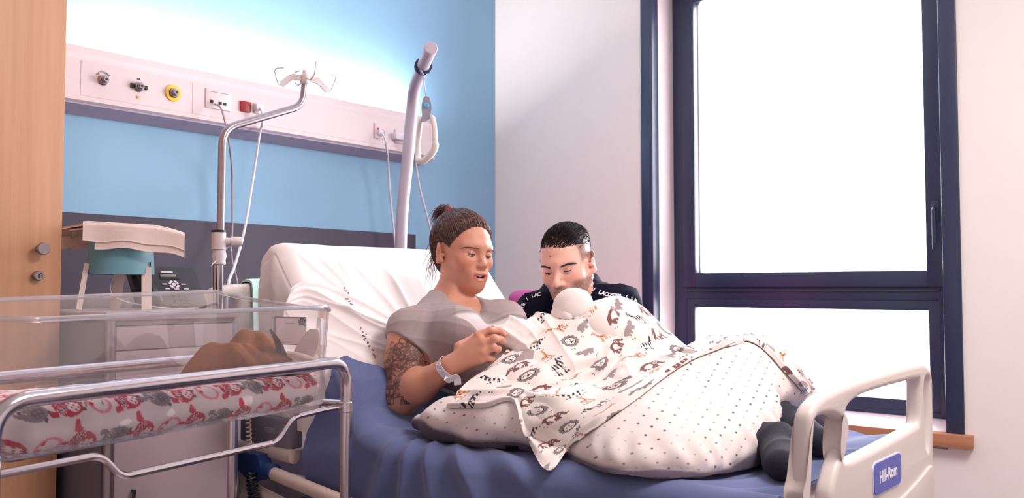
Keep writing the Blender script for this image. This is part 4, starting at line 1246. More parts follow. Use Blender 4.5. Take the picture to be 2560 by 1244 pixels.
def on_back(px, py, lift=.012):
    """point where a photograph pixel meets the backrest surface, raised a little"""
    n = Vector((0, BN[0], BN[1])); p0 = Vector((0, HINGE[0], HINGE[1])) + n * lift
    dv = ray(px, py); t = (p0 - EYE).dot(n) / dv.dot(n)
    return EYE + dv * t
# rumpled white draw sheet over the lower half of the backrest
top = [(706, 800), (722, 742), (752, 706), (800, 704), (860, 728), (930, 762), (1000, 796), (1080, 832), (1160, 868), (1230, 900)]
mid = [(690, 860), (705, 800), (745, 760), (800, 770), (860, 795), (930, 825), (1000, 850), (1080, 880), (1160, 905), (1230, 930)]
bot = [(680, 1000), (700, 930), (745, 890), (800, 890), (860, 905), (930, 925), (1000, 945), (1080, 960), (1160, 980), (1230, 1000)]
C = []
for row, lf in ((top, .010), ([((a[0] + b[0]) / 2, (a[1] + b[1]) / 2) for a, b in zip(top, mid)], .030), (mid, .020), ([((a[0] + b[0]) / 2, (a[1] + b[1]) / 2) for a, b in zip(mid, bot)], .008), (bot, .002)):
    R_ = []
    for k, (a, b) in enumerate(row):
        p = on_back(a, b, lf)
        if k == 0: p = Vector((BX0 + .006, max(p.y, 1.92) + .03, p.z - .05))
        R_.append(tuple(p))
    C.append(R_)
P = bspline_net(np.array(C), 90, 220)
ni, nj = P.shape[:2]; I, J = np.meshgrid(np.linspace(0, 1, ni), np.linspace(0, 1, nj), indexing='ij')
nn = np.array((0, BN[0], BN[1]))
w = 0
for a, b, amp, wd in ((.16, .10, .014, .02), (.30, .16, .012, .022), (.44, .05, .014, .02), (.60, .1, .010, .03), (.74, .12, .012, .025), (.88, .1, .01, .03)):
    w = w + amp * crease(I - a - b * J * 2 + .05 * np.sin(J * 9 + a * 20) + .1, wd * 1.6)
w = w + .006 * vnoise(np.stack([J * 9, I * 5, I * 0], -1).reshape(-1, 3), 1., 4).reshape(ni, nj)
P = P + nn * ((w + .003) * np.clip((1 - I) / .45, 0, 1))[..., None]
ds = sheet_obj('draw_sheet', P, .003, M_cover); tag(ds, 'rumpled white draw sheet across the lower backrest behind her shoulder', 'sheet')
M_stamp = mat('faded red laundry stamp', (.72, .42, .46), .9); M_stamp2 = mat('faded grey laundry stamp', (.50, .45, .50), .9)
bv = BVHTree.FromPolygons([tuple(v.co) for v in ds.data.vertices], [tuple(p.vertices) for p in ds.data.polygons])
def stamp(px, py, n, ang, m_, seed):
    mm = MB(); rr = random.Random(seed)
    d0 = ray(px, py); hit = bv.ray_cast(EYE, d0.normalized())[0]
    if hit is None: return
    ex = Vector((math.cos(ang), 0, 0)) + Vector((0, BDIR[0], BDIR[1])) * math.sin(ang); ez = Vector((0, BN[0], BN[1])); ey = ez.cross(ex)
    for k in range(n):
        c = hit + ex * (k - n / 2) * .0105
        pts = [c + ex * rr.uniform(-.004, .004) + ey * rr.uniform(-.006, .006) for _ in range(4)]
        pts2 = []
        for p in pts:
            h2 = bv.ray_cast(p + ez * .05, -ez)[0]; pts2.append((h2 or p) + ez * .0006)
        mm.tube(pts2, .0016, 5)
    obj('laundry_stamp', mm, m_, ds)
stamp(868, 730, 3, -1.25, M_stamp, 1); stamp(876, 756, 3, -1.1, M_stamp2, 2); stamp(911, 832, 3, -1.2, M_stamp, 3); stamp(918, 856, 4, -1.2, M_stamp2, 4); stamp(936, 888, 3, -1.4, M_stamp, 5)

# ------------------------------------------------------------------ blue sheet over the flat part, hanging down the near side in pleats
def blue_sheet():
    nd, ns = 420, 380
    dn = np.linspace(0, 1, nd)
    xr, xl = BX1 - .012, BX0 - .004
    r = .05; drop = .40
    wflat = (xr - xl) - r
    arc = r * PI / 2
    s = np.linspace(0, wflat + arc + drop, ns)
    D, Sg = np.meshgrid(dn, s, indexing='ij')
    y_end = 1.80 + .15 * np.clip(Sg / wflat, 0, 1) ** 2
    D = D * ((HINGE[0] - .685) + (y_end - HINGE[0]) / BDIR[0])
    onflat = Sg <= wflat
    a = np.clip((Sg - wflat) / arc, 0, 1) * PI / 2
    ex = np.clip(Sg - wflat - arc, 0, None)
    X = np.where(onflat, xr - Sg, xl + r - r * np.sin(a))
    down = np.where(onflat, 0, r - r * np.cos(a)) + ex
    Pt, Nn = prof(D.ravel(), (.012 + .022 * np.clip((D - 1.20) / .08, 0, 1)).ravel())
    Y = Pt[:, 0].reshape(D.shape); Z = Pt[:, 1].reshape(D.shape)
    # pleats: phase follows the bed, sheared with the drop, stronger near the middle of the bed
    t = np.clip(ex / drop, 0, 1)
    # folds fan out from the pillow's tip, over the edge and down the side
    uo = Sg - wflat                                   # distance out from the edge, on the sheet itself
    du, dy = uo + .13, Y - 1.64
    rad = np.hypot(du, dy)
    wob = vnoise(np.stack([uo * 6, Y * 6, uo * 0], -1).reshape(-1, 3), 1, 31).reshape(X.shape)
    ph = np.arctan2(dy, np.maximum(du, .03) + .06) * 21 + 1.3 * wob + 3.0 * rad
    rid = 1 - 1.9 * np.abs(np.sin(ph / 2)) ** 1.3
    fall = np.clip((rad - .05) / .10, 0, 1) * np.exp(-((Y - 1.55) / .42) ** 2) * np.clip((uo + .24) / .14, 0, 1)
    A_ = (.0055 + .020 * np.clip(uo / .30, 0, 1)) * fall * (1 + .5 * wob)
    X = X - A_ * (rid + .5) * np.sin(a) - .012 * t
    Z = Z + A_ * rid * np.cos(a)
    Z = Z + .006 * vnoise(np.stack([X * 9, Y * 9, X * 0], -1).reshape(-1, 3), 1, 8).reshape(X.shape) * (Sg < wflat)
    foot_ = np.clip((1.05 - Y) / .3, 0, 1)
    Z = Z + foot_ * (.005 * np.sin(X * 34 + Y * 60 + 3 * np.sin(X * 12)) - .010 * np.clip((X - 2.1) / .3, 0, 1)) * (Sg < wflat)
    # sheet tucked to the slope: near its head end the hem slants forward as it hangs
    hem = np.clip((Y - 1.80) / .22, 0, 1)
    Zf = Z - down
    Yf = Y + np.where(ex > 0, 1, 0) * np.clip(ex / .16, 0, 1) * hem * .17
    Zmin = .26 + .01 * np.sin(Y * 31)
    Zf = np.maximum(Zf, np.minimum(Z, Zmin + 0 * Y))
    return np.stack([X, Yf, Zf], -1)
M_bluecloth = mat('indigo blue cotton blanket', (.385, .42, .585), .88, 0, .035, 25, .35, 700, .2, .15)
bs = sheet_obj('blue_sheet', blue_sheet(), .006, M_bluecloth); tag(bs, 'indigo blue sheet covering the mattress and hanging down in pleats', 'sheet')
# ------------------------------------------------------------------ people: one continuous skin mesh each; hair, eyes and clothes are its parts
def basis(F, upish=(0, 0, 1), roll=0.):
    """columns: left, forward, up of a head or trunk"""
    F = Vector(F).normalized(); L = Vector(upish).cross(F).normalized(); U = F.cross(L).normalized()
    if roll:
        q = Quaternion(F, roll); L, U = q @ L, q @ U
    return np.array((L, F, U)).T                     # world = o + B @ local

class Frame:
    def __init__(s, o, B, k=1.): s.o = np.array(o, float); s.B = B; s.k = k
    def __call__(s, *p): return s.o + s.k * (s.B @ np.array(p, float))
    def loc(s, P): return ((np.asarray(P) - s.o) @ s.B) / s.k
    def rot(s, eul=None):
        if eul is None: return s.B
        from mathutils import Euler
        return s.B @ np.array(Euler(eul).to_matrix())

def head_solid(fd, H, male=False, smile=0., nose=1., jaw=1., low=1., ntip=1.):
    k = H.k; H.low = low
    zl = lambda p: (p[0], p[1], p[2] * low if p[2] < 0 else p[2])
    def E(c, r, kk=.02, mode='add', eul=None): fd.ell(H(*zl(c)), np.array(r) * k, H.rot(eul), kk * k, mode, .02)
    def C(a, b, ra, rb, kk=.012, mode='add'): fd.cone(H(*zl(a)), H(*zl(b)), ra * k, rb * k, kk * k, mode, .02)
    E((0, -.014, .036), (.0745, .094, .086), .02)
    E((0, .024, .012), (.064, .068, .082), .04)
    E((0, .030, -.055), (.050 * jaw, .056, .060), .04)
    E((0, .074, -.103), (.019 * jaw, .015, .013), .03)
    for s in (-1, 1):
        C((s * .052 * jaw, -.004, -.052), (s * .017 * jaw, .066, -.103), .017, .013, .04)
        E((s * .043, .058, -.026), (.022, .021, .021), .03)
        C((s * .010, .088, .024), (s * .046, .068, .024), .0095, .0085, .022)
        E((s * .032, .098, .000), (.019, .013, .0125), .014, 'sub')
        fd.ell(H(s * .0315, .0735, .0015), .0142 * k, None, .005 * k, 'add', .02)
    C((0, .087, .010), (0, .1065 * nose, -.028), .0072, .0092, .014)
    E((0, .1095 * nose, -.035), (.0105 * ntip, .0115 * ntip, .0095 * ntip), .010)
    for s in (-1, 1):
        E((s * .0118 * ntip, .1000, -.0395), (.0075 * ntip, .0095, .0068 * ntip), .007)
        E((s * .0058, .1060, -.0470), (.0034, .005, .003), .003, 'sub')
    E((0, .081, -.070), (.036, .017, .023), .02)
    w = .0245 + .0055 * smile; zc = -.071; open_ = .0108 * smile
    up = [(-w, .0893, zc + .0062 * smile), (-.018, .0962, zc + .0045), (-.008, .0980, zc + .0055), (0, .0985, zc + .0044), (.008, .0980, zc + .0055), (.018, .0962, zc + .0045), (w, .0893, zc + .0062 * smile)]
    lo = [(-w, .0890, zc + .0054 * smile), (-.018, .0948, zc - .0035 - open_ * .75), (-.008, .0955, zc - .0070 - open_), (0, .0965, zc - .0076 - open_), (.008, .0955, zc - .0070 - open_), (.018, .0948, zc - .0035 - open_ * .75), (w, .0890, zc + .0054 * smile)]
    if smile:
        E((0, .096, zc - .002 - open_ * .45), (.0262, .018, .0022 + open_ * .55), .004, 'sub')
    for i in range(6):
        ra = [.0020, .0032, .0038, .0036, .0038, .0032, .0020]; rb = [.0022, .0038, .0047, .0052, .0047, .0038, .0022]
        C(up[i], up[i + 1], ra[i], ra[i + 1], .004); C(lo[i], lo[i + 1], rb[i], rb[i + 1], .004)
    H.lips = ([zl(p) for p in up], [zl(p) for p in lo])
    for s in (-1, 1):                                  # ears: shell, rim, hollow, lobe
        eu = (.12, 0, s * -.52)
        E((s * .0815, -.016, -.004), (.0062, .0185, .0300), .010, 'add', eu)
        R = H.rot(eu); c = np.array((s * .0840, -.0165, -.003))
        pts = [c + np.array(Matrix.Rotation(s * -.52, 3, 'Z') @ Vector((s * .0022, .0175 * math.sin(t), .0285 * math.cos(t)))) for t in np.linspace(.9, -3.4, 12)]
        fd.chain([H(*p) for p in pts], [.0042 * k] * 12, .004 * k)
        E((s * .0880, -.010, -.002), (.0052, .0095, .0150), .006, 'sub', eu)
        E((s * .0795, .0005, -.010), (.0045, .0045, .0065), .006)
        E((s * .0805, -.006, -.031), (.0052, .0085, .0085), .008)

def skin_colour(P, H, base, male=False):
    """skin tint: lips, brows drawn by hair, stubble; colours that belong to the skin itself"""
    Q = H.loc(P); n = len(Q); col = np.ones((n, 3)) * np.array(lin(base))
    near = np.linalg.norm(Q, axis=1) < .2
    def dmin(chain, r):
        d = np.full(n, 9.)
        for i in range(len(chain) - 1):
            a, b = np.array(chain[i]), np.array(chain[i + 1]); t = np.clip(((Q - a) @ (b - a)) / ((b - a) @ (b - a)), 0, 1)
            d = np.minimum(d, np.linalg.norm(Q - a - t[:, None] * (b - a), axis=1) - r)
        return d
    lip = np.minimum(dmin(H.lips[0], .0034), dmin(H.lips[1], .0046))
    m = np.clip(1 - lip / .0015, 0, 1) * near * np.clip((.0285 - np.abs(Q[:, 0])) / .004, 0, 1)
    col = col * (1 - m[:, None]) + np.array(lin((.74, .38, .40) if not male else (.70, .42, .38))) * m[:, None]
    for s in (-1, 1):
        ch = np.exp(-((Q - np.array((s * .043, .066, -.034))) ** 2).sum(1) / .0009) * near * .35
        col = col * (1 - ch[:, None]) + np.array(lin((.84, .46, .40))) * ch[:, None]
        er = np.exp(-((Q - np.array((s * .082, -.01, -.006))) ** 2).sum(1) / .0006) * near * .3
        col = col * (1 - er[:, None]) + np.array(lin((.86, .46, .40))) * er[:, None]
    return col, Q, near

def hair_mesh(name, strands, m, parent, w0=.0011, sides=3):
    """each lock a tapering tube of few sides, all of one head of hair"""
    V_, F_ = [], []; o = 0
    for pts in strands:
        pts = np.asarray(pts); n = len(pts); T = np.gradient(pts, axis=0); T /= np.linalg.norm(T, axis=1, keepdims=True) + 1e-9
        ref = np.array((.3, .5, .8)); A = np.cross(T, ref); A /= np.linalg.norm(A, axis=1, keepdims=True) + 1e-9; Bv = np.cross(T, A)
        wr = w0 * np.interp(np.linspace(0, 1, n), [0, .15, .7, 1], [.7, 1, .9, .25])[:, None]
        ring_ = [pts + wr * (A * math.cos(2 * PI * k / sides) + Bv * math.sin(2 * PI * k / sides)) for k in range(sides)]
        V_.append(np.stack(ring_, 1).reshape(-1, 3))
        i, k = np.meshgrid(np.arange(n - 1), np.arange(sides), indexing='ij'); k2 = (k + 1) % sides
        F_.append((o + np.stack([i * sides + k, i * sides + k2, (i + 1) * sides + k2, (i + 1) * sides + k], -1)).reshape(-1, 4)); o += n * sides
    return np_obj(name, np.concatenate(V_), np.concatenate(F_), m, parent)

def hair_material(name, c1, c2, rough=.42):
    m = mat(name, c1, rough, 0, .02, 40, 0, 0, .5)
    N = NT(m); b = N.n['Principled BSDF']; tc = [n for n in N.n if n.type == 'TEX_COORD'][0]
    nz = N.new('ShaderNodeTexNoise', i_Scale=120., i_Detail=2.); N.link(tc.outputs['Object'], nz.inputs['Vector'])
    N.link(N.mix(N.math('MULTIPLY_ADD', nz.outputs['Fac'], 2.2, -.6, clamp=True), lin(c1), lin(c2)), b.inputs['Base Color'])
    return m

M_eyewhite = mat('eye white', (.90, .86, .86), .15, 0, 0)
M_iris = mat('dark iris', (.12, .07, .06), .1, 0, 0)
M_lash = mat('dark lashes', (.10, .06, .07), .6)
M_teeth = mat('teeth', (.93, .90, .88), .25, 0, 0)
M_mouth = mat('mouth inside', (.28, .07, .08), .5, 0, 0)

def eyes_and_brows(H, parent, look_down=.55, brow_col=None, brow_w=.0028, lash=True, openness=.45, inner=0.):
    k = H.k
    for s in (-1, 1):
        c = np.array((s * .0315, .0738, .0010))
        # eyeball sits in the lid and shows through the lower slit
        e = MB(); e.ell(H(*(c + np.array((0, .0012, -.0016)))), .0139 * k, None, 14); eo = obj('eye', e, M_eyewhite, parent, 80)
        d = np.array((s * .02, math.cos(look_down), -math.sin(look_down))); d /= np.linalg.norm(d)
        ip_ = H(*(c + np.array((0, .0012, -.0016)) + d * .0118)); dw = H.B @ d
        obj('iris', MB().lathe([(.0062 * k, 0), (.0058 * k, .0012 * k), (.003 * k, .0023 * k), (.0003, .0026 * k)], ip_, dw, 20), M_iris, eo)
        # upper lid drawn down over the eye, lower lid below: curved shells
        def lid(z_in, z_out, r):
            P = []
            for i in range(15):
                az = (i / 14 - .5) * 2.3; row = []
                fall = 1 - (abs(i / 14 - .5) * 2) ** 2.2
                for j in range(7):
                    el = z_out + (z_in - z_out) * (j / 6); el = el * (.25 + .75 * fall) if j > 0 else el
                    q = np.array((math.sin(az) * math.cos(el), math.cos(az) * math.cos(el), math.sin(el))) * r
                    row.append(Vector(H(*(c + q))))
                P.append(row)
            return MB().grid(P)
        sk = parent.data.materials[0]
        uo = sheet_from(lid(.30 - .62 * (1 - openness), 1.25, .0152), 'upper_eyelid', M_LID[parent.name.split('.')[0] + parent['label']], eo)
        lo_ = sheet_from(lid(-.52, -1.25, .0150), 'lower_eyelid', M_LID[parent.name.split('.')[0] + parent['label']], eo)
        if lash:
            el0 = .30 - .62 * (1 - openness); pts = []
            for i in range(13):
                az = (i / 12 - .5) * 2.1; fall = 1 - (abs(i / 12 - .5) * 2) ** 2.2; el = el0 * (.25 + .75 * fall)
                q = np.array((math.sin(az) * math.cos(el), math.cos(az) * math.cos(el), math.sin(el))) * .0160
                pts.append(Vector(H(*(c + q + np.array((0, .0006, -.0006))))))
            obj('eyelashes', MB().tube(pts, [.0004 * k] + [.0013 * k] * 11 + [.0004 * k], 6), M_lash, eo)
        bp_ = [(s * .013, .0985, .0150 + inner), (s * .022, .0965, .0185), (s * .033, .0890, .0200), (s * .043, .0785, .0175), (s * .047, .0700, .0140)]
        bpw = []
        for p in bp_:
            a_ = Vector(H(p[0] * 1.6, p[1] + .06, p[2])); dr = (Vector(H(p[0], 0, p[2])) - a_).normalized()
            h = BV_NOW.ray_cast(a_, dr)[0]; bpw.append((h if h else Vector(H(*p))) + Vector(H.B @ np.array((0, .0006, 0))))
        bpw = catmull(bpw, 5); n = len(bpw)
        obj('eyebrow', MB().tube(bpw, [k * brow_w * (.55 + .45 * math.sin(PI * (.15 + .75 * i / n))) * (1 if i < n * .6 else 1 - (i / n - .6) * 1.6) for i in range(n)], 8), brow_col, parent)

M_LID = {}
BV_NOW = None
def sheet_from(mb, name, m, parent):
    o = obj(name, mb, m, parent, 80)
    md = o.modifiers.new('thickness', 'SOLIDIFY'); md.thickness = .0012; md.offset = 1
    return o

def wave(P, dirs, seed=0):
    """soft cloth folds: a few warped ridges"""
    out = 0
    for d, f, a in dirs:
        ph = P @ np.array(d) * f + 1.4 * vnoise(P, 6, seed + int(f)) * 2
        out = out + a * (1 - np.abs(np.sin(ph))) ** 2
    return out

# =================================================================== the woman
WH = 0.0026
WF_ = Frame((0, 0, 0), basis((-.175, -.98, -.045), roll=math.radians(-4)), .965)
WF_.o = np.array(at(1200, 637, 2.66)) - WF_.B @ np.array((0, .082, .0))
lo_w, hi_w = (1.60, .70, .69), (2.42, 2.06, 1.37)
body = Field(lo_w, hi_w, WH)
head_solid(body, WF_, False, 1., .97, .88, .875, .86)
Nb = np.array((1.972, 1.885, 1.055))
SR = np.array((1.790, 1.872, .978)); SL = np.array((2.022, 1.832, 1.0))
ER = np.array(at(1006, 992, 2.49)); WRp = np.array(at(1128, 915, 2.38))
EL = np.array((2.095, 1.70, .825)); WLp = np.array((2.135, 1.545, .895))
PV = np.array((1.99, 1.54, .80)); CH = np.array((1.940, 1.80, .955))
nrm = lambda v: np.array(v) / np.linalg.norm(v)
CF = nrm((-.24, -.60, .76))                                     # chest normal
torso = Field(lo_w, hi_w, .0032)                                # trunk only, reused for the shirt
def trunk(f, g=0.):
    lat = nrm(SL - SR)
    f.cone(CH - lat * .07 - CF * .02, CH + lat * .07 - CF * .02, .088 + g, .086 + g, .05)
    f.cone(CH - lat * .055, PV - lat * .06 + np.array((0, .04, .0)), .09 + g, .088 + g, .06)
    f.cone(CH + lat * .055, PV + lat * .06 + np.array((0, .04, .0)), .09 + g, .088 + g, .06)
    f.cone(PV - lat * .08, PV + lat * .08, .098 + g, .098 + g, .06)
    f.ell(PV + CF * .045 + np.array((0, .08, .03)), (.10 + g, .09 + g, .08 + g), None, .06)   # soft belly
    for s in (-1, 1):
        c = CH + lat * s * .082 + CF * .058 - np.array((0, .050, .012))
        f.ell(c, (.062 + g, .064 + g, .062 + g), None, .035)
    f.cone(Nb + np.array((-.02, .0, .0)), SR + np.array((.035, 0, -.005)), .049 + g, .045 + g, .04); f.cone(Nb + np.array((.02, .0, .0)), SL + np.array((-.03, 0, -.005)), .049 + g, .045 + g, .04)
    f.cone(SR, SR + (ER - SR) * .42, .054 + g * 1.6, .053 + g * 2.2, .035); f.cone(SL, SL + (EL - SL) * .42, .051 + g, .049 + g * 1.6, .035)
trunk(body)
neck0 = WF_(0, -.030, -.050)
body.cone(neck0, Nb + np.array((-.004, .004, .0)), .041, .043, .03)
body.cone(WF_(-.034, -.022, -.055), CH + CF * .050 + np.array((-.012, .03, .03)), .012, .010, .03); body.cone(WF_(.034, -.022, -.055), CH + CF * .050 + np.array((.012, .03, .03)), .012, .010, .03)
lat = nrm(SL - SR)
for s in (-1, 1): body.cone(CH + CF * .06 + lat * s * .014 + np.array((0, .06, .058)), CH + CF * .03 + lat * s * .098 + np.array((0, .055, .062)), .011, .008, .022)  # collar bones
# arms
body.chain([SR, SR + (ER - SR) * .5, ER], [.0535, .0515, .043], .03)
body.cone(ER, ER + (WRp - ER) * .35, .043, .0445, .03); body.cone(ER + (WRp - ER) * .35, WRp, .0445, .0275, .03)
body.ell(ER + np.array((0, .012, -.016)), (.034, .036, .034), None, .03)
body.chain([SL, SL + (EL - SL) * .5, EL], [.051, .047, .040], .03)
body.cone(EL, WLp, .041, .026, .03)
# legs (inside the leggings)
KR, AR = np.array((1.86, 1.13, .80)), np.array((1.88, .81, .757)); KL, AL = np.array((2.17, 1.07, .90)), np.array((2.10, .86, .755))
HR_, HL_ = PV + np.array((-.09, -.03, -.015)), PV + np.array((.09, -.03, -.015))
def legs(f, g=0.):
    f.cone(HR_, KR - np.array((0, 0, .06)), .088 + g, .058 + g, .04); f.cone(KR - np.array((0, 0, .06)), AR, .056 + g, .038 + g, .03)
    f.cone(HL_, KL - np.array((0, 0, .06)), .088 + g, .058 + g, .04); f.cone(KL - np.array((0, 0, .06)), AL, .056 + g, .038 + g, .03)
    f.cone(AR, np.array((1.745, .742, .744)), .034 + g, .026 + g, .03); f.cone(AL, np.array((2.03, .77, .75)), .034 + g, .026 + g, .03)
    f.cone(KL - np.array((0, 0, .06)), np.array((2.03, .84, .76)), .05 + g, .04 + g, .04)
legs(body)
# hands: palm, four bent fingers of different length, thumb
def hand(f, pts_palm, fingers, thumb, kk=.007):
    for a, b, ra, rb in pts_palm: f.cone(a, b, ra, rb, .014)
    for ch, rs in fingers: f.chain([np.array(p) for p in ch], rs, kk)
    f.chain([np.array(p) for p in thumb[0]], thumb[1], .010)
h = lambda x, y, t: np.array(at(x, y, t))
w0 = WRp
kn = [h(1196, 836, 2.368), h(1206, 857, 2.356), h(1207, 879, 2.354), h(1200, 898, 2.362)]
palm = [(w0, kn[0] + np.array((0, 0, -.006)), .025, .0135), (w0, kn[1], .024, .0135), (w0, kn[2], .023, .0135), (w0 + np.array((0, 0, -.006)), kn[3], .021, .0125)]
fin = [([kn[0], h(1226, 825, 2.372), h(1248, 826, 2.392), h(1262, 836, 2.402)], [.0105, .0092, .0084, .0072]),
       ([kn[1], h(1236, 846, 2.352), h(1252, 848, 2.378), h(1260, 856, 2.398)], [.0108, .0094, .0084, .0072]),
       ([kn[2], h(1234, 868, 2.350), h(1246, 872, 2.374), h(1238, 882, 2.394)], [.0104, .0090, .0080, .0070]),
       ([kn[3], h(1220, 894, 2.358), h(1230, 896, 2.378), h(1222, 902, 2.394)], [.0094, .0080, .0072, .0064])]
thumb = ([h(1150, 868, 2.388), h(1188, 846, 2.42), h(1222, 838, 2.428), h(1252, 846, 2.418)], [.017, .0135, .0105, .008])
hand(body, palm, fin, thumb)
l0 = WLp
fl = [([l0 + np.array((-.05, -.045, .02 - .02 * i)), l0 + np.array((-.085 + .004 * i, -.055, .022 - .02 * i)), l0 + np.array((-.108 + .006 * i, -.045, .016 - .02 * i))], [.010, .0088, .0075]) for i in range(4)]
hand(body, [(l0, l0 + np.array((-.05, -.045, .018)), .023, .0135), (l0, l0 + np.array((-.05, -.045, -.008)), .023, .0135), (l0, l0 + np.array((-.048, -.043, -.036)), .021, .012)], fl,
     ([l0 + np.array((-.01, -.02, .018)), l0 + np.array((-.03, -.025, .042)), l0 + np.array((-.055, -.03, .05))], [.015, .0115, .009]))
co, q = body.mesh()
col, Q, near = skin_colour(co, WF_, (.815, .575, .485))
# tattoo: drawn on the upper right arm, petals and shaded folds
ax = ER - SR; La = np.linalg.norm(ax); axu = ax / La
v = (co - SR) @ axu / La; rad = co - SR - np.outer((co - SR) @ axu, axu)
toe = nrm((np.array(EYE) - SR) - ((np.array(EYE) - SR) @ axu) * axu); sid = np.cross(axu, toe)
ang = np.arctan2(rad @ sid, rad @ toe); rr_ = np.linalg.norm(rad, axis=1)
onarm = (rr_ < .068) & (v > .05) & (v < 1.16) & (np.linalg.norm(co - (SR + ax * .55), axis=1) < .2)
uv = np.stack([ang * .05, v * La], 1)                # metres on the arm surface
ink = np.zeros(len(co))
def arc_line(cx_, cy_, rx, ry, a0, a1, rot, wd=.0022, dark=.85):
    global ink
    t = np.radians(np.linspace(a0, a1, 12)); p = np.stack([rx * np.cos(t), ry * np.sin(t)], 1)
    c_, s_ = math.cos(rot), math.sin(rot); p = p @ np.array(((c_, s_), (-s_, c_))) + (cx_, cy_)
    idx = np.where(onarm)[0]
    d = np.full(len(idx), 9.)
    for i in range(11): d = np.minimum(d, seg_dist(uv[idx], p[i], p[i + 1]))
    ink[idx] = np.maximum(ink[idx], dark * np.clip(1.6 - d / wd, 0, 1))
rngt = random.Random(5)
for cx_, cy_, R0, npet in ((-.012, .135, .044, 7), (.024, .172, .036, 6), (-.024, .185, .034, 6), (-.018, .082, .028, 6), (.036, .118, .026, 5), (-.03, .215, .022, 5), (.03, .205, .02, 4), (-.006, .235, .022, 5), (.02, .09, .018, 5), (-.034, .108, .030, 6), (.004, .100, .026, 6), (-.032, .072, .028, 6), (.0, .066, .026, 6), (.032, .074, .022, 5)):
    for i in range(npet):
        a = 2 * PI * i / npet + rngt.uniform(-.2, .2); px2, py2 = cx_ + math.cos(a) * R0 * .55, cy_ + math.sin(a) * R0 * .55
        arc_line(px2, py2, R0 * .62, R0 * .30, 0, 360, a, .0013, .85)
        arc_line(px2, py2, R0 * .45, R0 * .10, 0, 180, a, .0010, .45)
        # shaded petal base
        idx = np.where(onarm)[0]; dd_ = np.linalg.norm(uv[idx] - (cx_ + math.cos(a) * R0 * .3, cy_ + math.sin(a) * R0 * .3), axis=1)
        ink[idx] = np.maximum(ink[idx], .5 * np.clip(1 - dd_ / (R0 * .5), 0, 1))
arc_line(-.02, .245, .03, .02, 20, 200, .4, .0016, .8); arc_line(-.01, .265, .034, .012, 0, 180, 1.2, .0015, .7); arc_line(.0, .195, .045, .03, 200, 340, .3, .002, .9)
back_ = onarm & (uv[:, 0] > .036) & (uv[:, 1] > .10) & (uv[:, 1] < .24)
ink[back_] = np.maximum(ink[back_], .45 + .3 * (np.sin(uv[back_, 1] * 260) > .2))
shade_ = onarm & (v > .32) & (v < .92); ink[shade_] = np.maximum(ink[shade_], .20 + .20 * vnoise(co[shade_], 45, 2))
ink = np.clip(ink, 0, .9)
col = col * (1 - ink[:, None]) + np.array(lin((.22, .17, .20))) * ink[:, None]
# nails
for tipp, dr in ((fin[0][0][3], 0), (fin[1][0][3], 0), (fin[2][0][3], 0)):
    d = np.linalg.norm(co - (tipp + np.array(_u) * .004 - np.array(_f) * .003), axis=1); mm_ = np.clip(1.5 - d / .0045, 0, 1)[:, None]
    col = col * (1 - mm_ * .5) + np.array(lin((.96, .78, .72))) * mm_ * .5
M_skinw = attr_mat('warm skin', (1, 1, 1), .48, bump=.08, bscale=900., sss=.12, spec=.4)
woman = np_obj('person', co, q, M_skinw, None, col)
tag(woman, 'person with brown hair tied up and tattooed arm, in grey shirt, sitting in bed', 'person')
M_LID['person' + woman['label']] = mat('eyelid skin', (.78, .52, .44), .5, 0, .01)
def bvh_of(co, q): return BVHTree.FromPolygons([tuple(p) for p in co], [tuple(f) for f in q])
BV_NOW = bvh_of(co, q)
M_browb = mat('brown brow hair', (.40, .28, .24), .7)
eyes_and_brows(WF_, woman, .62, M_browb, .0016, True, .33, .0035)
# mouth inside and teeth
m = MB(); m.ell(WF_(0, .0800, -.0780 * WF_.low), np.array((.0225, .0105, .0115)) * WF_.k, Matrix(WF_.B.tolist())); obj('mouth_inside', m, M_mouth, woman, 80)
m = MB()
for i in range(-4, 5):
    a = i * .26; m.box(WF_(math.sin(a) * .0205, .0715 + math.cos(a) * .0215, (-.0735 + .0007 * abs(i)) * WF_.low), np.array((.0049, .003, .0078 - .0004 * abs(i))) * WF_.k, .0012, Matrix(WF_.B.tolist()) @ Matrix.Rotation(-a, 3, 'Z'))
obj('teeth', m, M_teeth, woman, 40)

# hair: cap over the skull, swept up into a small knot
def hair_cap(H, name, test, grow, h_, m, parent, strength=.0016, seed=1, sweep=None, vol=0.):
    fd = Field(H(0, 0, .02) - .16, H(0, 0, .02) + .16, h_)
    fd.ell(H(0, -.014, .036), (np.array((.0745, .094, .086)) + grow) * H.k, H.B, .01, 'add', .08)
    fd.ell(H(0, .016, .022), (np.array((.066, .070, .078)) + grow * .9) * H.k, H.B, .02 * H.k, 'add', .08)
    fd.ell(H(0, -.045, -.02), (np.array((.055, .045, .06)) + grow * .6) * H.k, H.B, .03 * H.k, 'add', .08)
    if vol:
        fd.ell(H(0, -.030, .052), (np.array((.072, .092, .086)) + vol) * H.k, H.B, .03 * H.k, 'add', .08)
    sl, (X, Y, Z) = fd.window(fd.lo, fd.lo + fd.h * fd.n)
    G = np.stack(np.broadcast_arrays(X, Y, Z), -1)
    Q = ((G - H.o) @ H.B) / H.k
    cut = test(Q[..., 0], Q[..., 1], Q[..., 2]).astype(np.float32) * H.k
    fd.a = -smin(-fd.a, -cut, .012 if not vol else .030)
    co, q = fd.mesh()
    n = vnormals(co, q); Ql = H.loc(co)
    if sweep is not None: co = co + n * (strength * sweep(Ql))[:, None]
    return np_obj(name, co, q, m, parent), co, q
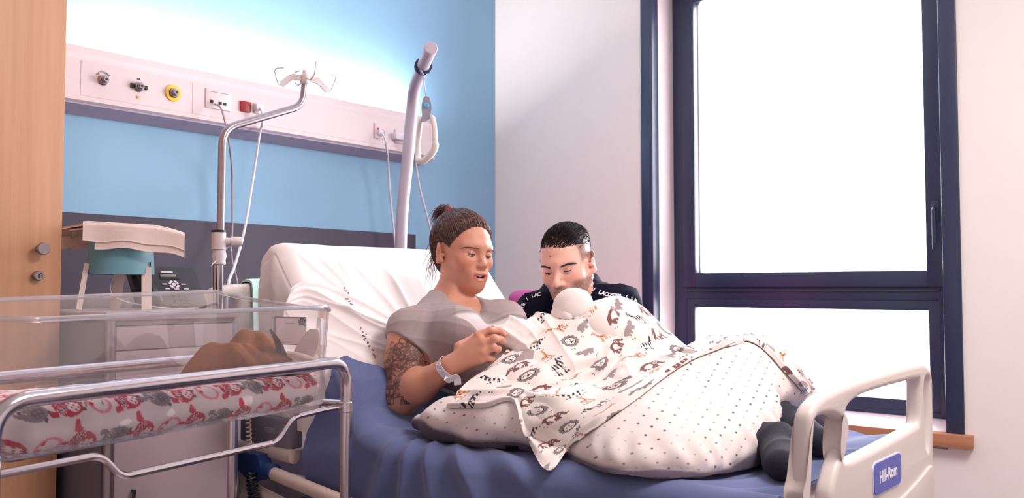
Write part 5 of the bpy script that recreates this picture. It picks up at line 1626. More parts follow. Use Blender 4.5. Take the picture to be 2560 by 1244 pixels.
def wtest(x, y, z):
    front = .0 - (z - (.102 * np.clip((y + .005) / .078, 0, 1) ** 1.5 - .019 + .004 * np.abs(x) / .07))       # above the hairline
    nape = -(z + .075 - .25 * np.maximum(0, y + .06))
    earcut = .030 - np.sqrt((y + .012) ** 2 + (z + .012) ** 2 * .7)
    earcut = np.where(np.abs(x) > .045, earcut, -.02)
    return np.maximum(np.maximum(np.where(y > -.005, front, -.1), np.where(y <= -.005, nape, -.1)), earcut * .8)
BUN = np.array((0., -.102, .146))
def wsweep(Q):
    d = Q - np.array((0, -.014, .03)); u = d / np.linalg.norm(d, axis=1, keepdims=True); b = nrm(BUN - np.array((0, -.014, .03)))
    t1 = nrm(np.cross(b, (1, 0, 0))); t2 = np.cross(b, t1); a = np.arctan2(u @ t1, u @ t2)
    return np.sin(a * 42 + 2 * vnoise(Q, 20, 2)) * .6 + np.sin(a * 95 + 3 * vnoise(Q, 30, 4)) * .5
M_hairw = hair_material('brown hair', (.22, .145, .14), (.50, .36, .33), .4)
cap, cco, cq = hair_cap(WF_, 'hair', wtest, .0085, .0026, M_hairw, woman, .0011, 1, wsweep, .0085)
BVc = bvh_of(cco, cq)
def surf(H, d, lift=.001):
    d = np.array(d) / np.linalg.norm(d); o = Vector(H(0, -.014, .03)); dw = Vector(H.B @ d)
    hit = BVc.ray_cast(o + dw * .3, -dw)[0]
    if hit is None: return None
    return np.array(hit) + np.array(dw) * lift
strands = []; rg = np.random.default_rng(3)
bdir = nrm(BUN - np.array((0, -.014, .03)))
ncap = vnormals(cco, cq); pick = rg.choice(len(cco), 2300, replace=False)
for i in pick:
    d0 = nrm(WF_.loc(cco[i:i + 1])[0] - np.array((0, -.014, .03))); pts = []
    om = math.acos(np.clip(d0 @ bdir, -1, 1))
    if om < .12: continue
    L = min(1., .35 / om + rg.uniform(0, .5)); jit = rg.normal(0, .02, 3); lf = rg.uniform(.0002, .0028)
    for t in np.linspace(0, L, 9):
        d = (math.sin((1 - t) * om) * d0 + math.sin(t * om) * bdir) / math.sin(om) + jit * math.sin(t * 3)
        p = surf(WF_, d, lf)
        if p is None: break
        pts.append(p)
    if len(pts) > 4: strands.append(pts)
for k in range(46):        # loose wisps at nape, temple and crown
    if k < 20:
        s0 = surf(WF_, (-.6 + rg.normal(0, .25), -.75 + rg.normal(0, .2), -.35 + rg.normal(0, .25)), .001); dr = np.array((rg.normal(0, .012), rg.normal(.008, .01), -.05 + rg.normal(0, .02)))
    elif k < 20:
        s0 = surf(WF_, (-.8, .25 + rg.normal(0, .1), -.1), .001); dr = np.array((-.004, rg.normal(.004, .006), -.03))
    else:
        s0 = surf(WF_, (rg.normal(0, .5), rg.normal(.2, .5), 1.), .001); dr = np.array((rg.normal(0, .02), rg.normal(0.02, .02), .012))
    if s0 is None: continue
    strands.append([s0 + dr * t + np.array((.008 * math.sin(t * 3 + k), .006 * math.sin(t * 2.2 + k), -.012 * t * t)) for t in np.linspace(0, 1, 8)])
bc = WF_(*BUN)
for k in range(60):        # small knot
    a = rg.uniform(0, 2 * PI); R0 = rg.uniform(.007, .013)
    ax1 = nrm(rg.normal(0, 1, 3)); ax2 = nrm(np.cross(ax1, rg.normal(0, 1, 3))); c0 = bc + rg.normal(0, .004, 3)
    strands.append([c0 + (ax1 * math.cos(t) + ax2 * math.sin(t)) * R0 * (1 + .1 * math.sin(3 * t)) for t in np.linspace(a, a + rg.uniform(2.5, 5), 10)])
for k in range(240):       # tail falling back from the tie
    j = rg.normal(0, 1, 3) * np.array((.011, .006, .006)); L = rg.uniform(.5, 1.)
    strands.append([bc + WF_.B @ (j * (.5 + t * .9) + np.array((0, -.010 - .052 * t * L, .012 * math.sin(min(t * 2.2, 1) * PI / 2) - .062 * t * t * L))) for t in np.linspace(0, 1, 8)])
for k in range(40):        # flyaway hairs round the crown
    s0 = surf(WF_, (rg.normal(0, .5), rg.normal(-.2, .6), 1.), .001)
    if s0 is None: continue
    e = WF_.B @ np.array((rg.normal(0, .012), -.02 + rg.normal(0, .01), rg.uniform(.004, .014)))
    strands.append([s0 + e * t + np.array((0, 0, -.008 * t * t)) for t in np.linspace(0, 1, 6)])
hair_mesh('hair_strands', strands, M_hairw, cap, .0010)
m = MB(); m.ell(bc, (.014, .013, .014), None, 12); obj('hair_knot', m, M_hairw, cap, 80)
kd = nrm(bc - WF_(0, -.05, .09)); x_, y_, z_ = frame_from(kd); kc = bc - kd * .010
pts = [Vector(kc) + x_ * math.cos(t) * .0125 + y_ * math.sin(t) * .0125 for t in np.linspace(0, 2 * PI, 25)]
obj('hair_tie', MB().tube(pts, [.0052 + .0012 * math.sin(i * 2.6) for i in range(25)], 10), mat('pink hair tie', (.72, .28, .38), .8), woman)

# grey shirt: trunk grown outwards, cut at neckline, sleeves and hem
trunk(torso, .004)
sh = Field(lo_w, hi_w, .0032); sh.a = torso.a - np.float32(.0065)
vpt = CH + CF * .092 + np.array((-.004, -.024, .000))
sh.cone(Nb + np.array((.004, -.004, .085)), Nb + np.array((-.0, -.02, .035)), .078, .058, .012, 'sub')
sh.cone(Nb + np.array((-.0, -.038, .035)), vpt + CF * .02, .056, .022, .012, 'sub')
def plane_cut(f, p, n, k=.004):
    sl, (X, Y, Z) = f.window(f.lo, f.lo + f.h * f.n)
    d = ((X - p[0]) * n[0] + (Y - p[1]) * n[1] + (Z - p[2]) * n[2]).astype(np.float32)
    return d
for S_, E_, fr in ((SR, ER, .30), (SL, EL, .26)):
    dirn = nrm(E_ - S_) * .9 + nrm(S_ - CH) * (.60 if S_ is SR else .1); dirn = nrm(dirn); p = S_ + (E_ - S_) * fr
    sl, (X, Y, Z) = sh.window(np.minimum(S_, E_) - .10, np.maximum(S_, E_) + .10)
    d = ((X - p[0]) * dirn[0] + (Y - p[1]) * dirn[1] + (Z - p[2]) * dirn[2]).astype(np.float32)
    rad_ = cone_fn(S_, E_, .085, .075)(X, Y, Z)
    cut = np.maximum(-d, rad_)                       # region beyond the sleeve end, near the arm
    a = sh.a[sl]; sh.a[sl] = np.maximum(a, -cut.astype(np.float32))
co, q = sh.mesh()
n = vnormals(co, q)
tocam = 1.
fold = wave(co, [((.5, .2, .8), 62, .0042), ((-.7, .5, .3), 48, .0036), ((.1, .8, .5), 80, .0022)], 3) - .002
inn = np.clip((sh.sample(co - n * .006) + .004) / .004, 0, 1)
co2 = co + n * fold[:, None] * .42
# pale nursing layer below the lifted hem
lt = nrm(SL - SR); upv = nrm(np.cross(lt, CF)) * -1
if upv[2] < 0: upv = -upv
lc_ = np.stack([(co - CH) @ lt, (co - CH) @ upv, (co - CH) @ CF], 1)
hem_top = -.045 - .22 * (lc_[:, 0] + .10)
inband = (lc_[:, 2] > .02) & (lc_[:, 0] > -.125)
d_h = lc_[:, 1] - hem_top
wid = .062 * np.clip((lc_[:, 0] + .125) / .07, 0, 1)
inb = np.clip((lc_[:, 2] - .012) / .02, 0, 1) * np.clip((lc_[:, 0] + .125) / .02, 0, 1)
band = np.clip(.5 - d_h / .005, 0, 1) * np.clip(.5 + (d_h + wid) / .005, 0, 1) * inb
co2 = co2 + n * (np.clip(1 - np.abs(d_h - .006) / .008, 0, 1) * .0045 * inb)[:, None] - n * (band * .002)[:, None]
ccol = np.ones((len(co), 3)) * np.array(lin((.66, .595, .60)))
ccol = ccol * (1 - band[:, None]) + np.array(lin((.87, .83, .84))) * band[:, None]
M_grey = attr_mat('heather grey jersey', (1, 1, 1), .9, bump=.3, bscale=900., sheen=.1)
shirt = np_obj('shirt', co2, q, M_grey, woman, ccol)
# dark leggings
lg = Field(lo_w, hi_w, .005); legs(lg, .007); lg.cone(PV - lat * .08, PV + lat * .08, .105, .105, .06); lg.cone(PV - lat * .06, PV - lat * .06 + np.array((0, .1, .03)), .10, .085, .04); lg.cone(PV + lat * .06, PV + lat * .06 + np.array((0, .1, .03)), .10, .085, .04)
co, q = lg.mesh(); n = vnormals(co, q); co = co + n * wave(co, [((.3, .8, .2), 50, .004)], 9)[:, None]
M_legging = mat('charcoal navy leggings', (.125, .12, .175), .9, 0, .04, 30, .2, 600)
np_obj('leggings', co, q, M_legging, woman)

# hospital wristband
wb = thing('wristband', 'white printed hospital wristband on the forearm of the person in bed', 'wristband', tuple(at(1122, 915, 2.36)))
fa = nrm(WRp - ER); wc = WRp - fa * .012
BVb = BV_NOW
x_, y_, z_ = frame_from(fa); loop = []
tilt_ = nrm(fa + .35 * np.array(_u))
for t in np.linspace(0, 2 * PI, 41):
    e = x_ * math.cos(t) + y_ * math.sin(t); e = (e - Vector(tilt_) * e.dot(Vector(tilt_))).normalized()
    hit = BVb.ray_cast(Vector(wc) + e * .05, -e)[0]
    loop.append((hit if hit else Vector(wc) + e * .028) + e * .0018)
m = MB(); m.strip(loop, [(p - Vector(wc)) for p in loop], .021, .0012); wbo = obj('band', m, mat('white band vinyl', (.92, .88, .92), .35), wb)
kf = max(range(40), key=lambda i: (loop[i] - Vector(wc)).normalized().dot((EYE - Vector(wc)).normalized()) * .9 - (loop[i] - Vector(wc)).normalized().z * .75)
tl = loop[kf]; e = (tl - Vector(wc)).normalized()
m = MB(); m.strip(catmull([tl, tl + e * .010 + Vector((0, 0, -.002)), tl + Vector(_r0) * .022 + Vector((0, 0, .004)) + e * .008, tl + Vector(_r0) * .026 + Vector((0, 0, -.018)) + e * .004], 6), [e] * 19, .019, .0012); obj('band_tail', m, MATS['white band vinyl'], wb)
m = MB(); kk_ = max(range(40), key=lambda i: (loop[i] - Vector(wc)).normalized().dot((EYE - Vector(wc)).normalized()) + .35 * (loop[i] - Vector(wc)).normalized().z)
for j in range(-4, 5):
    p = loop[(kk_ + j) % 40]; e = (p - Vector(wc)).normalized(); s_ = (loop[(kk_ + j + 1) % 40] - p).normalized(); a_ = e.cross(s_)
    for r_ in (-1, 0, 1):
        if (j * 3 + r_) % 4 == 0: continue
        m.box(p + e * .0008 + a_ * r_ * .0045, (.003, .0006, .0012), 0, Matrix((s_, e, a_)).transposed())
obj('print', m, mat('blue grey print', (.42, .44, .62), .7), wb, 0)

# =================================================================== the man leaning over the far side of the bed
MF = Frame(np.array(at(1393, 675, 2.80)), basis((-.90, -.24, -.29), roll=math.radians(5)), 1.0)
MF.o = MF.o - MF.B @ np.array((0, .088, .004))
lo_m, hi_m = (2.05, 1.30, .40), (3.0, 2.30, 1.40)
mb = Field(lo_m, hi_m, .0030)
head_solid(mb, MF, True, 0., 1.04, 1.08)
MN = np.array((2.455, 1.775, 1.085)); MSR = np.array(at(1344, 782, 3.02)); MSL = np.array(at(1553, 768, 2.96))
MPV = np.array((2.76, 2.12, .575)); MC = np.array((2.53, 1.82, .95))
mlat = nrm(MSL - MSR)
def mtrunk(f, g=0.):
    f.cone(MC - mlat * .085, MC + mlat * .085, .105 + g, .105 + g, .05)
    f.cone(MC - mlat * .06, MPV - mlat * .07, .105 + g, .10 + g, .06); f.cone(MC + mlat * .06, MPV + mlat * .07, .105 + g, .10 + g, .06)
    f.cone(MN, MSR, .058 + g, .058 + g, .05); f.cone(MN, MSL, .058 + g, .058 + g, .05)
    f.cone(MN + np.array((.03, .01, .0)), MC, .075 + g, .10 + g, .05)
    for S_, E_, W_ in ((MSR, MER, MWR), (MSL, MEL, MWL)):
        f.cone(S_, E_, .062 + g, .050 + g, .03); f.cone(E_, W_, .050 + g, .034 + g, .03)
MER = np.array((2.32, 1.96, .80)); MWR = np.array(at(1262, 890, 2.52)) ; MEL = np.array((2.46, 1.50, .82)); MWL = np.array((2.25, 1.46, .88))
mtrunk(mb, -.004)
mb.cone(MF(0, -.025, -.05), MN, .056, .060, .03)
for S_, W_, E_, sg in ((MSR, MWR, MER, 1), (MSL, MWL, MEL, -1)):
    d = nrm(W_ - E_); up_ = np.array((0, 0, 1.)); sd_ = nrm(np.cross(d, up_)) * sg
    palm = [(W_, W_ + d * .075 + up_ * (.026 - .022 * i), .025, .0135) for i in range(3)]
    fl = [([W_ + d * .078 + up_ * (.03 - .02 * i), W_ + d * (.11 - .004 * i) + up_ * (.03 - .021 * i) + sd_ * .008, W_ + d * (.13 - .008 * abs(i - 1.4)) + up_ * (.026 - .021 * i) + sd_ * .024], [.0112, .0098, .008]) for i in range(4)]
    hand(mb, palm, fl, ([W_ + d * .02 + up_ * .022, W_ + d * .05 + up_ * .052 + sd_ * .008, W_ + d * .078 + up_ * .058 + sd_ * .016], [.016, .0125, .0095]))
for s in (-1, 1):          # seated legs, hidden behind the bed
    hp = MPV + mlat * s * .09; kn_ = hp + np.array((-.02, -.40, .0)); an = kn_ + np.array((.03, .06, -.10))
    mb.cone(hp, kn_, .085, .062, .04); mb.cone(kn_, an, .058, .05, .03)
co, q = mb.mesh()
col, Q, near = skin_colour(co, MF, (.925, .715, .650), True)
# stubble: beard on jaw, chin and lip; clipped hair at the sides
jawd = np.clip((-.030 - Q[:, 2] - .12 * np.maximum(0, .03 - Q[:, 1]) * 0) / .016, 0, 1) * np.clip((Q[:, 1] + .012) / .02, 0, 1) * near
mous = np.exp(-(((Q[:, 2] + .054) / .0085) ** 2 + (Q[:, 0] / .03) ** 4)) * (Q[:, 1] > .07) * near
lipz = np.exp(-(((Q[:, 2] + .074) / .008) ** 2 + (Q[:, 0] / .022) ** 4)) * (Q[:, 1] > .08)
chk = np.clip((np.abs(Q[:, 0]) - .010) / .012, 0, 1)
bd = np.clip(np.maximum(jawd * np.clip((-.042 - Q[:, 2] + .9 * np.clip(np.abs(Q[:, 0]) - .03, 0, .03)) / .02, .0, 1), mous) * (1 - .8 * lipz), 0, 1) * (.62 + .25 * vnoise(co, 300, 4))
sidef = np.clip((Q[:, 2] - (-.005)) / .03, 0, 1) * np.clip((.052 - Q[:, 1]) / .012, 0, 1) * near * (.70 + .2 * vnoise(co, 300, 6))
bd = np.clip(np.maximum(bd, sidef * (np.abs(Q[:, 0]) > .03)), 0, .82)
col = col * (1 - bd[:, None]) + np.array(lin((.27, .19, .20))) * bd[:, None]
M_skinm = attr_mat('fair skin', (1, 1, 1), .5, bump=.1, bscale=900., sss=.12, spec=.4)
man = np_obj('person', co, q, M_skinm, None, col)
tag(man, 'person with short dark hair and stubble, in navy top, leaning over the bed', 'person')
M_LID[man.name.split('.')[0] + man['label']] = mat('fair eyelid skin', (.87, .64, .58), .5, 0, .01)
BV_NOW = bvh_of(co, q)
M_browd = mat('dark brow hair', (.13, .085, .10), .7)
eyes_and_brows(MF, man, .9, M_browd, .0033, True, .13)
mole = MF(.012 * -1, .094, .052)
hit = BV_NOW.ray_cast(Vector(mole) + Vector(MF.B[:, 1]) * .05, -Vector(MF.B[:, 1]))[0]
obj('mole', MB().ell(hit, .0022, None, 8), mat('brown mole', (.32, .18, .16), .6), man, 80)
def mtest(x, y, z):
    front = (.060 + .010 * np.clip(np.abs(x) / .05, 0, 1) ** 2 * 0) - z
    f2 = np.where(y > .035, front, -.1)
    side = np.where(y <= .035, .056 - z, -.1)
    back = np.where(y < -.03, (.056 + .6 * (y + .03)) - z, side)
    return np.maximum(f2, np.where(y <= .035, np.where(y < -.03, back, side), -.1))
M_hairm = hair_material('dark short hair', (.075, .05, .075), (.15, .11, .14), .35)
cap, cco, cq = hair_cap(MF, 'hair', mtest, .0035, .0030, M_hairm, man)
BVc = bvh_of(cco, cq); strands = []
ncap = vnormals(cco, cq) @ MF.B; lc0 = MF.loc(cco); outw = lc0 - np.array((0, -.014, .02)); outw /= np.linalg.norm(outw, axis=1, keepdims=True)
okp = np.where(((ncap * outw).sum(1) > .6) & (mtest(lc0[:, 0], lc0[:, 1], lc0[:, 2]) < -.006))[0]; pick = rg.choice(okp, min(2600, len(okp)), replace=False)
for i in pick:
    p0 = cco[i]; l = MF.loc(p0[None])[0]; nl = nrm(l - np.array((0, -.014, .02)))
    topness = np.clip((l[2] - .055) / .045, 0, 1)
    L = .005 + .011 * topness + .006 * topness * np.clip((l[1] - .02) / .05, 0, 1)
    comb = np.array((.55 + .2 * rg.normal(), -.75 + .25 * rg.normal(), .25)) if topness > .2 else np.array((.1 * rg.normal(), -.35, -.8))
    t_ = comb - nl * (comb @ nl); t_ = nrm(t_)
    d1 = MF.B @ nrm(nl * (.55 * topness + .12) + t_ * .9); d2 = MF.B @ nrm(nl * (.10 * topness + .05) + t_)
    strands.append([p0 - MF.B @ nl * .002, p0 + d1 * L * .5, p0 + d1 * L * .5 + d2 * L * .55, p0 + d1 * L * .55 + d2 * L * 1.0])
hair_mesh('hair_strands', strands, M_hairm, cap, .0012)
# navy top
mt_ = Field(lo_m, hi_m, .0038); mtrunk(mt_, .008)
mt_.cone(MF(0, -.03, -.06), MN + np.array((-.01, -.0, .01)), .075, .064, .012, 'sub')
for W_, E_ in ((MWR, MER), (MWL, MEL)):
    d = nrm(W_ - E_); mt_.cone(W_ + d * .03, W_ + d * .14, .055, .07, .004, 'sub')
co, q = mt_.mesh(); n = vnormals(co, q)
co = co + n * (wave(co, [((.6, .3, .7), 40, .006), ((-.4, .7, .5), 56, .004)], 5) - .003)[:, None]
M_navy = mat('navy jersey', (.045, .055, .145), .9, 0, .04, 40, .3, 900, .15, .02)
top_ = np_obj('navy_top', co, q, M_navy, man)
bvt = bvh_of(co, q)
tr_ = Field(lo_m, hi_m, .006)
for s in (-1, 1):
    hp = MPV + mlat * s * .09; kn_ = hp + np.array((-.02, -.40, .0)); an = kn_ + np.array((.03, .06, -.10))
    tr_.cone(hp, kn_, .095, .070, .05); tr_.cone(kn_, an, .066, .058, .03)
tr_.cone(MPV - mlat * .08, MPV + mlat * .08, .118, .118, .05)
co, q = tr_.mesh(); np_obj('trousers', co, q, mat('dark trousers', (.12, .12, .17), .9), man)
# white lettering along both shoulder seams, letter by letter on the cloth
def seam_text(txt, path, size, flip=1):
    mm = MB(); P = [Vector(at(x, y, 2.6)) for x, y in catmull([Vector((a, b, 0)) for a, b in path], 12) for x, y in [(x, y)]] if False else None
    pth = catmull([Vector((a, b, 0)) for a, b in path], 12)
    L = [0]
    for i in range(1, len(pth)): L.append(L[-1] + (pth[i] - pth[i - 1]).length)
    for k, chx in enumerate(txt):
        if chx == ' ': continue
        u = (k + .5) / len(txt) * L[-1]
        i = max(1, next(j for j in range(len(L)) if L[j] >= u)); f = (u - L[i - 1]) / (L[i] - L[i - 1]); p = pth[i - 1].lerp(pth[i], f); tn = (pth[i] - pth[i - 1]).normalized()
        h, nn_, _, _ = bvt.ray_cast(EYE, ray(p.x, p.y).normalized())
        h2 = bvt.ray_cast(EYE, ray(p.x + tn.x * 3, p.y + tn.y * 3).normalized())[0]
        if h is None or h2 is None: continue
        if nn_.dot(EYE - h) < 0: nn_ = -nn_
        ex = (h2 - h); ex = (ex - nn_ * ex.dot(nn_)).normalized(); ey = nn_.cross(ex)
        put_text(mm, chx, size, h + nn_ * .0016, ex, ey, .0006, .0006)
    return mm
left_path = [(1301, 812), (1303, 780), (1312, 756), (1328, 742), (1352, 735)]
obj('shoulder_lettering', seam_text('LACOSTE / LAC', left_path, .0190), M_letter, top_, 0)
right_path = [(1482, 722), (1500, 731), (1526, 738), (1560, 742), (1592, 752)]
obj('shoulder_lettering', seam_text('/ LACOSTE / LA', right_path, .0195), M_letter, top_, 0)

# =================================================================== the baby between them
HB = np.array(at(1430, 786, 2.57)); bdirn = nrm(np.array(at(1640, 850, 2.56)) - HB)
bf = Field(HB - .2, HB + np.array((.35, .2, .15)), .0030)
BB = basis(-np.array(_r0) * .86 + np.array((0, 0, -.30)) + np.array(_f0) * .42, (0, 0, 1)); BF_ = Frame(HB, BB, .62)
def E(c, r, kk=.01, mode='add'): bf.ell(BF_(*c), np.array(r) * .62, BB, kk, mode, .02)
E((0, -.014, .030), (.074, .090, .082)); E((0, .030, -.020), (.062, .062, .066), .02)
for s in (-1, 1): E((s * .036, .062, -.034), (.026, .026, .026), .012); E((s * .03, .094, .004), (.016, .008, .008), .006, 'sub')
E((0, .098, -.016), (.012, .012, .011), .006); E((0, .088, -.050), (.016, .010, .006), .005); E((0, .074, -.072), (.018, .014, .014), .01)
for s in (-1, 1): E((s * .078, -.008, -.008), (.006, .016, .022), .006)
body_a = HB + bdirn * .07 + np.array((0, 0, -.02)); body_b = HB + bdirn * .24 + np.array((0, 0, -.055))
bf.cone(HB + bdirn * .02 - np.array((0, 0, .02)), body_a, .030, .05, .02); bf.cone(body_a, body_b, .058, .062, .03)
for s in (-1, 1):
    o_ = np.array(_f) * s * .03
    bf.chain([body_b + o_, body_b + o_ * 2 + np.array((.02, -.05, .03)), body_b + o_ * 1.5 + np.array((.05, -.08, -.03))], [.034, .026, .02], .02)
    bf.chain([body_a + o_ * .5, body_a + o_ * .6 + bdirn * .05 - np.array((0, 0, .01)), body_a + o_ * .5 + bdirn * .10 - np.array((0, 0, .01))], [.020, .018, .014], .012)
    bf.ell(body_a + o_ * .5 + bdirn * .112 - np.array((0, 0, .01)), (.015, .014, .014), None, .01)
co, q = bf.mesh(); col, _, _ = (np.ones((len(co), 3)) * np.array(lin((.88, .60, .52))), 0, 0)
baby = np_obj('person', co, q, attr_mat('baby skin', (1, 1, 1), .5, bump=.05, sss=.12, spec=.35), None, col)
tag(baby, 'person, a newborn in white knotted cap wrapped in the animal print cloth', 'baby')
BV_NOW = bvh_of(co, q)
ht = Field(HB - .12, HB + .12, .0028)
ht.ell(BF_(0, -.014, .032), np.array((.080, .097, .090)) * .62, BB, .01); ht.ell(BF_(0, -.02, -.01), np.array((.072, .07, .07)) * .62, BB, .02)
ht.ell(BF_(0, .104, -.040), np.array((.10, .050, .070)) * .62, BB, .008, 'sub'); ht.ell(BF_(0, .0, -.115), np.array((.12, .12, .055)) * .62, BB, .008, 'sub')
co, q = ht.mesh(); n = vnormals(co, q); co = co + n * (wave(co, [((.5, .6, .3), 60, .003)], 2))[:, None]
M_whitec = mat('white baby cotton', (.93, .885, .875), .9, 0, .015, 30, .35, 700, .2, .1)
np_obj('cap', co, q, M_whitec, baby)
su = Field(HB - .2, HB + np.array((.35, .2, .15)), .004); su.cone(HB + bdirn * .045 - np.array((0, 0, .015)), body_a, .045, .062, .02); su.cone(body_a, body_b, .066, .070, .03)
co, q = su.mesh(); np_obj('sleepsuit', co, q, M_whitec, baby)
# ------------------------------------------------------------------ crescent nursing pillow across her lap
PF = Field((1.46, .66, .66), (2.50, 1.86, 1.12), .0045)
def pillow_solid(f):
    f.chain([(1.662, 1.695, .748), (1.668, 1.60, .758), (1.685, 1.45, .766), (1.71, 1.27, .775)], [.024, .050, .070, .080], .06)
    def El(c, r, n, lon, k=.07):
        n = nrm(n); a = nrm(np.array(lon) - n * (np.array(lon) @ n)); b = np.cross(n, a)
        f.ell(c, r, np.array((a, b, n)).T, k, 'add', .05)
    El((1.825, 1.035, .788), (.262, .215, .070), (-.50, -.26, .83), (.55, -.35, .3))
    El((1.755, 1.00, .772), (.165, .215, .082), (-.3, -.2, .93), (0, 1, 0))
    El((2.085, 1.02, .868), (.14, .145, .084), (-.45, -.30, .84), (1, 0, .2))
    f.chain([at(1925, 942, 2.42), at(1980, 988, 2.40), at(2036, 1042, 2.37)], [.06, .050, .040], .05)
    El((2.165, 1.00, .868), (.135, .115, .085), (.10, -.25, .96), (1, 0, -.2))
pillow_solid(PF)
sl, (X, Y, Z) = PF.window(PF.lo, PF.lo + PF.h * PF.n)
PF.a = np.maximum(PF.a, (.7145 - Z).astype(np.float32))          # rests on the sheet
co, q = PF.mesh(); n = vnormals(co, q)
def seam_z(P): return .736 + .010 * vnoise(P * np.array((1, 1, 0)), 9, 3) + .10 * np.clip((P[:, 0] - 1.72) / .4, 0, 1) * np.clip((.98 - P[:, 1]) / .12, 0, 1) + .022 * np.clip((P[:, 1] - 1.52) / .1, 0, 1)
sz = seam_z(co); dz = co[:, 2] - sz
co = co + n * (.006 * vnoise(co, 9, 1) + .003 * vnoise(co, 24, 2))[:, None]
pk = np.exp(-np.abs(dz) / .012)
az = np.arctan2(co[:, 1] - 1.05, co[:, 0] - 1.9)
co = co - n * (pk * (.007 + .006 * vnoise(co, 30, 5)))[:, None] + n * (np.exp(-((dz - .03) / .02) ** 2) * .0038 * np.sin(az * 34 + 3 * vnoise(co, 12, 7)))[:, None]
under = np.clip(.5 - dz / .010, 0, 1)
def dotted(name):
    m = mat(name, (.92, .865, .855), .9, 0, .01, 30, .3, 800, .2, .08)
    N = NT(m); b = N.n['Principled BSDF']; old = b.inputs['Base Color'].links[0].from_socket
    at_ = N.new('ShaderNodeAttribute', attribute_name='du'); av = N.new('ShaderNodeAttribute', attribute_name='dv'); au = N.new('ShaderNodeAttribute', attribute_name='under')
    def cell(sz_, off):
        u = N.math('ADD', N.math('DIVIDE', at_.outputs['Fac'], sz_), off); v = N.math('ADD', N.math('DIVIDE', av.outputs['Fac'], sz_), off)
        uf = N.math('SUBTRACT', N.math('FRACT', u), .5); vf = N.math('SUBTRACT', N.math('FRACT', v), .5)
        d = N.math('SQRT', N.math('ADD', N.math('MULTIPLY', uf, uf), N.math('MULTIPLY', vf, vf)))
        iu = N.math('FLOOR', u); iv = N.math('FLOOR', v)
        hs = N.math('FRACT', N.math('MULTIPLY', N.math('SINE', N.math('ADD', N.math('MULTIPLY', iu, 12.9898), N.math('MULTIPLY', iv, 78.233))), 43758.5))
        r = N.math('MULTIPLY_ADD', hs, .03, .052)
        return N.math('LESS_THAN', d, r), hs
    d1, h1 = cell(.040, 0.); d2, h2 = cell(.040, .5)
    fac = N.math('ADD', N.math('MULTIPLY', d1, N.math('MULTIPLY_ADD', h1, .65, .3)), N.math('MULTIPLY', d2, N.math('MULTIPLY_ADD', h2, .65, .3)), clamp=True)
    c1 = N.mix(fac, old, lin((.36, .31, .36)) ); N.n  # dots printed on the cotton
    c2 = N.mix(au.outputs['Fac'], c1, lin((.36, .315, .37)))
    N.link(c2, b.inputs['Base Color']); return m
M_dots = dotted('white cotton with grey dots, grey underside')
pn_ = nrm((-.42, -.30, .85)); pa = nrm(np.array((.8, -.6, .1)) - pn_ * (np.array((.8, -.6, .1)) @ pn_)); pb_ = np.cross(pn_, pa)
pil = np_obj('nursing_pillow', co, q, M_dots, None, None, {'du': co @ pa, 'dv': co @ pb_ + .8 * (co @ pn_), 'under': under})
tag(pil, 'big crescent nursing pillow, white with grey dots and grey underside, across her lap', 'pillow')
bvp = bvh_of(co, q)
def on_pil(px, py, lift=.001):
    h, nn_, _, _ = bvp.ray_cast(EYE, ray(px, py).normalized())
    return (h + nn_ * lift, nn_) if h else (None, None)
p, nn_ = on_pil(1283, 1116)
if p:
    r_ = Vector(_r0); m = MB(); pts = [p + nn_ * .001 - r_ * .018, p + nn_ * .004, p + nn_ * .003 + r_ * .018]
    m.strip(pts, [nn_] * 3, .010, .002); obj('maker_tag', m, M_black, pil)

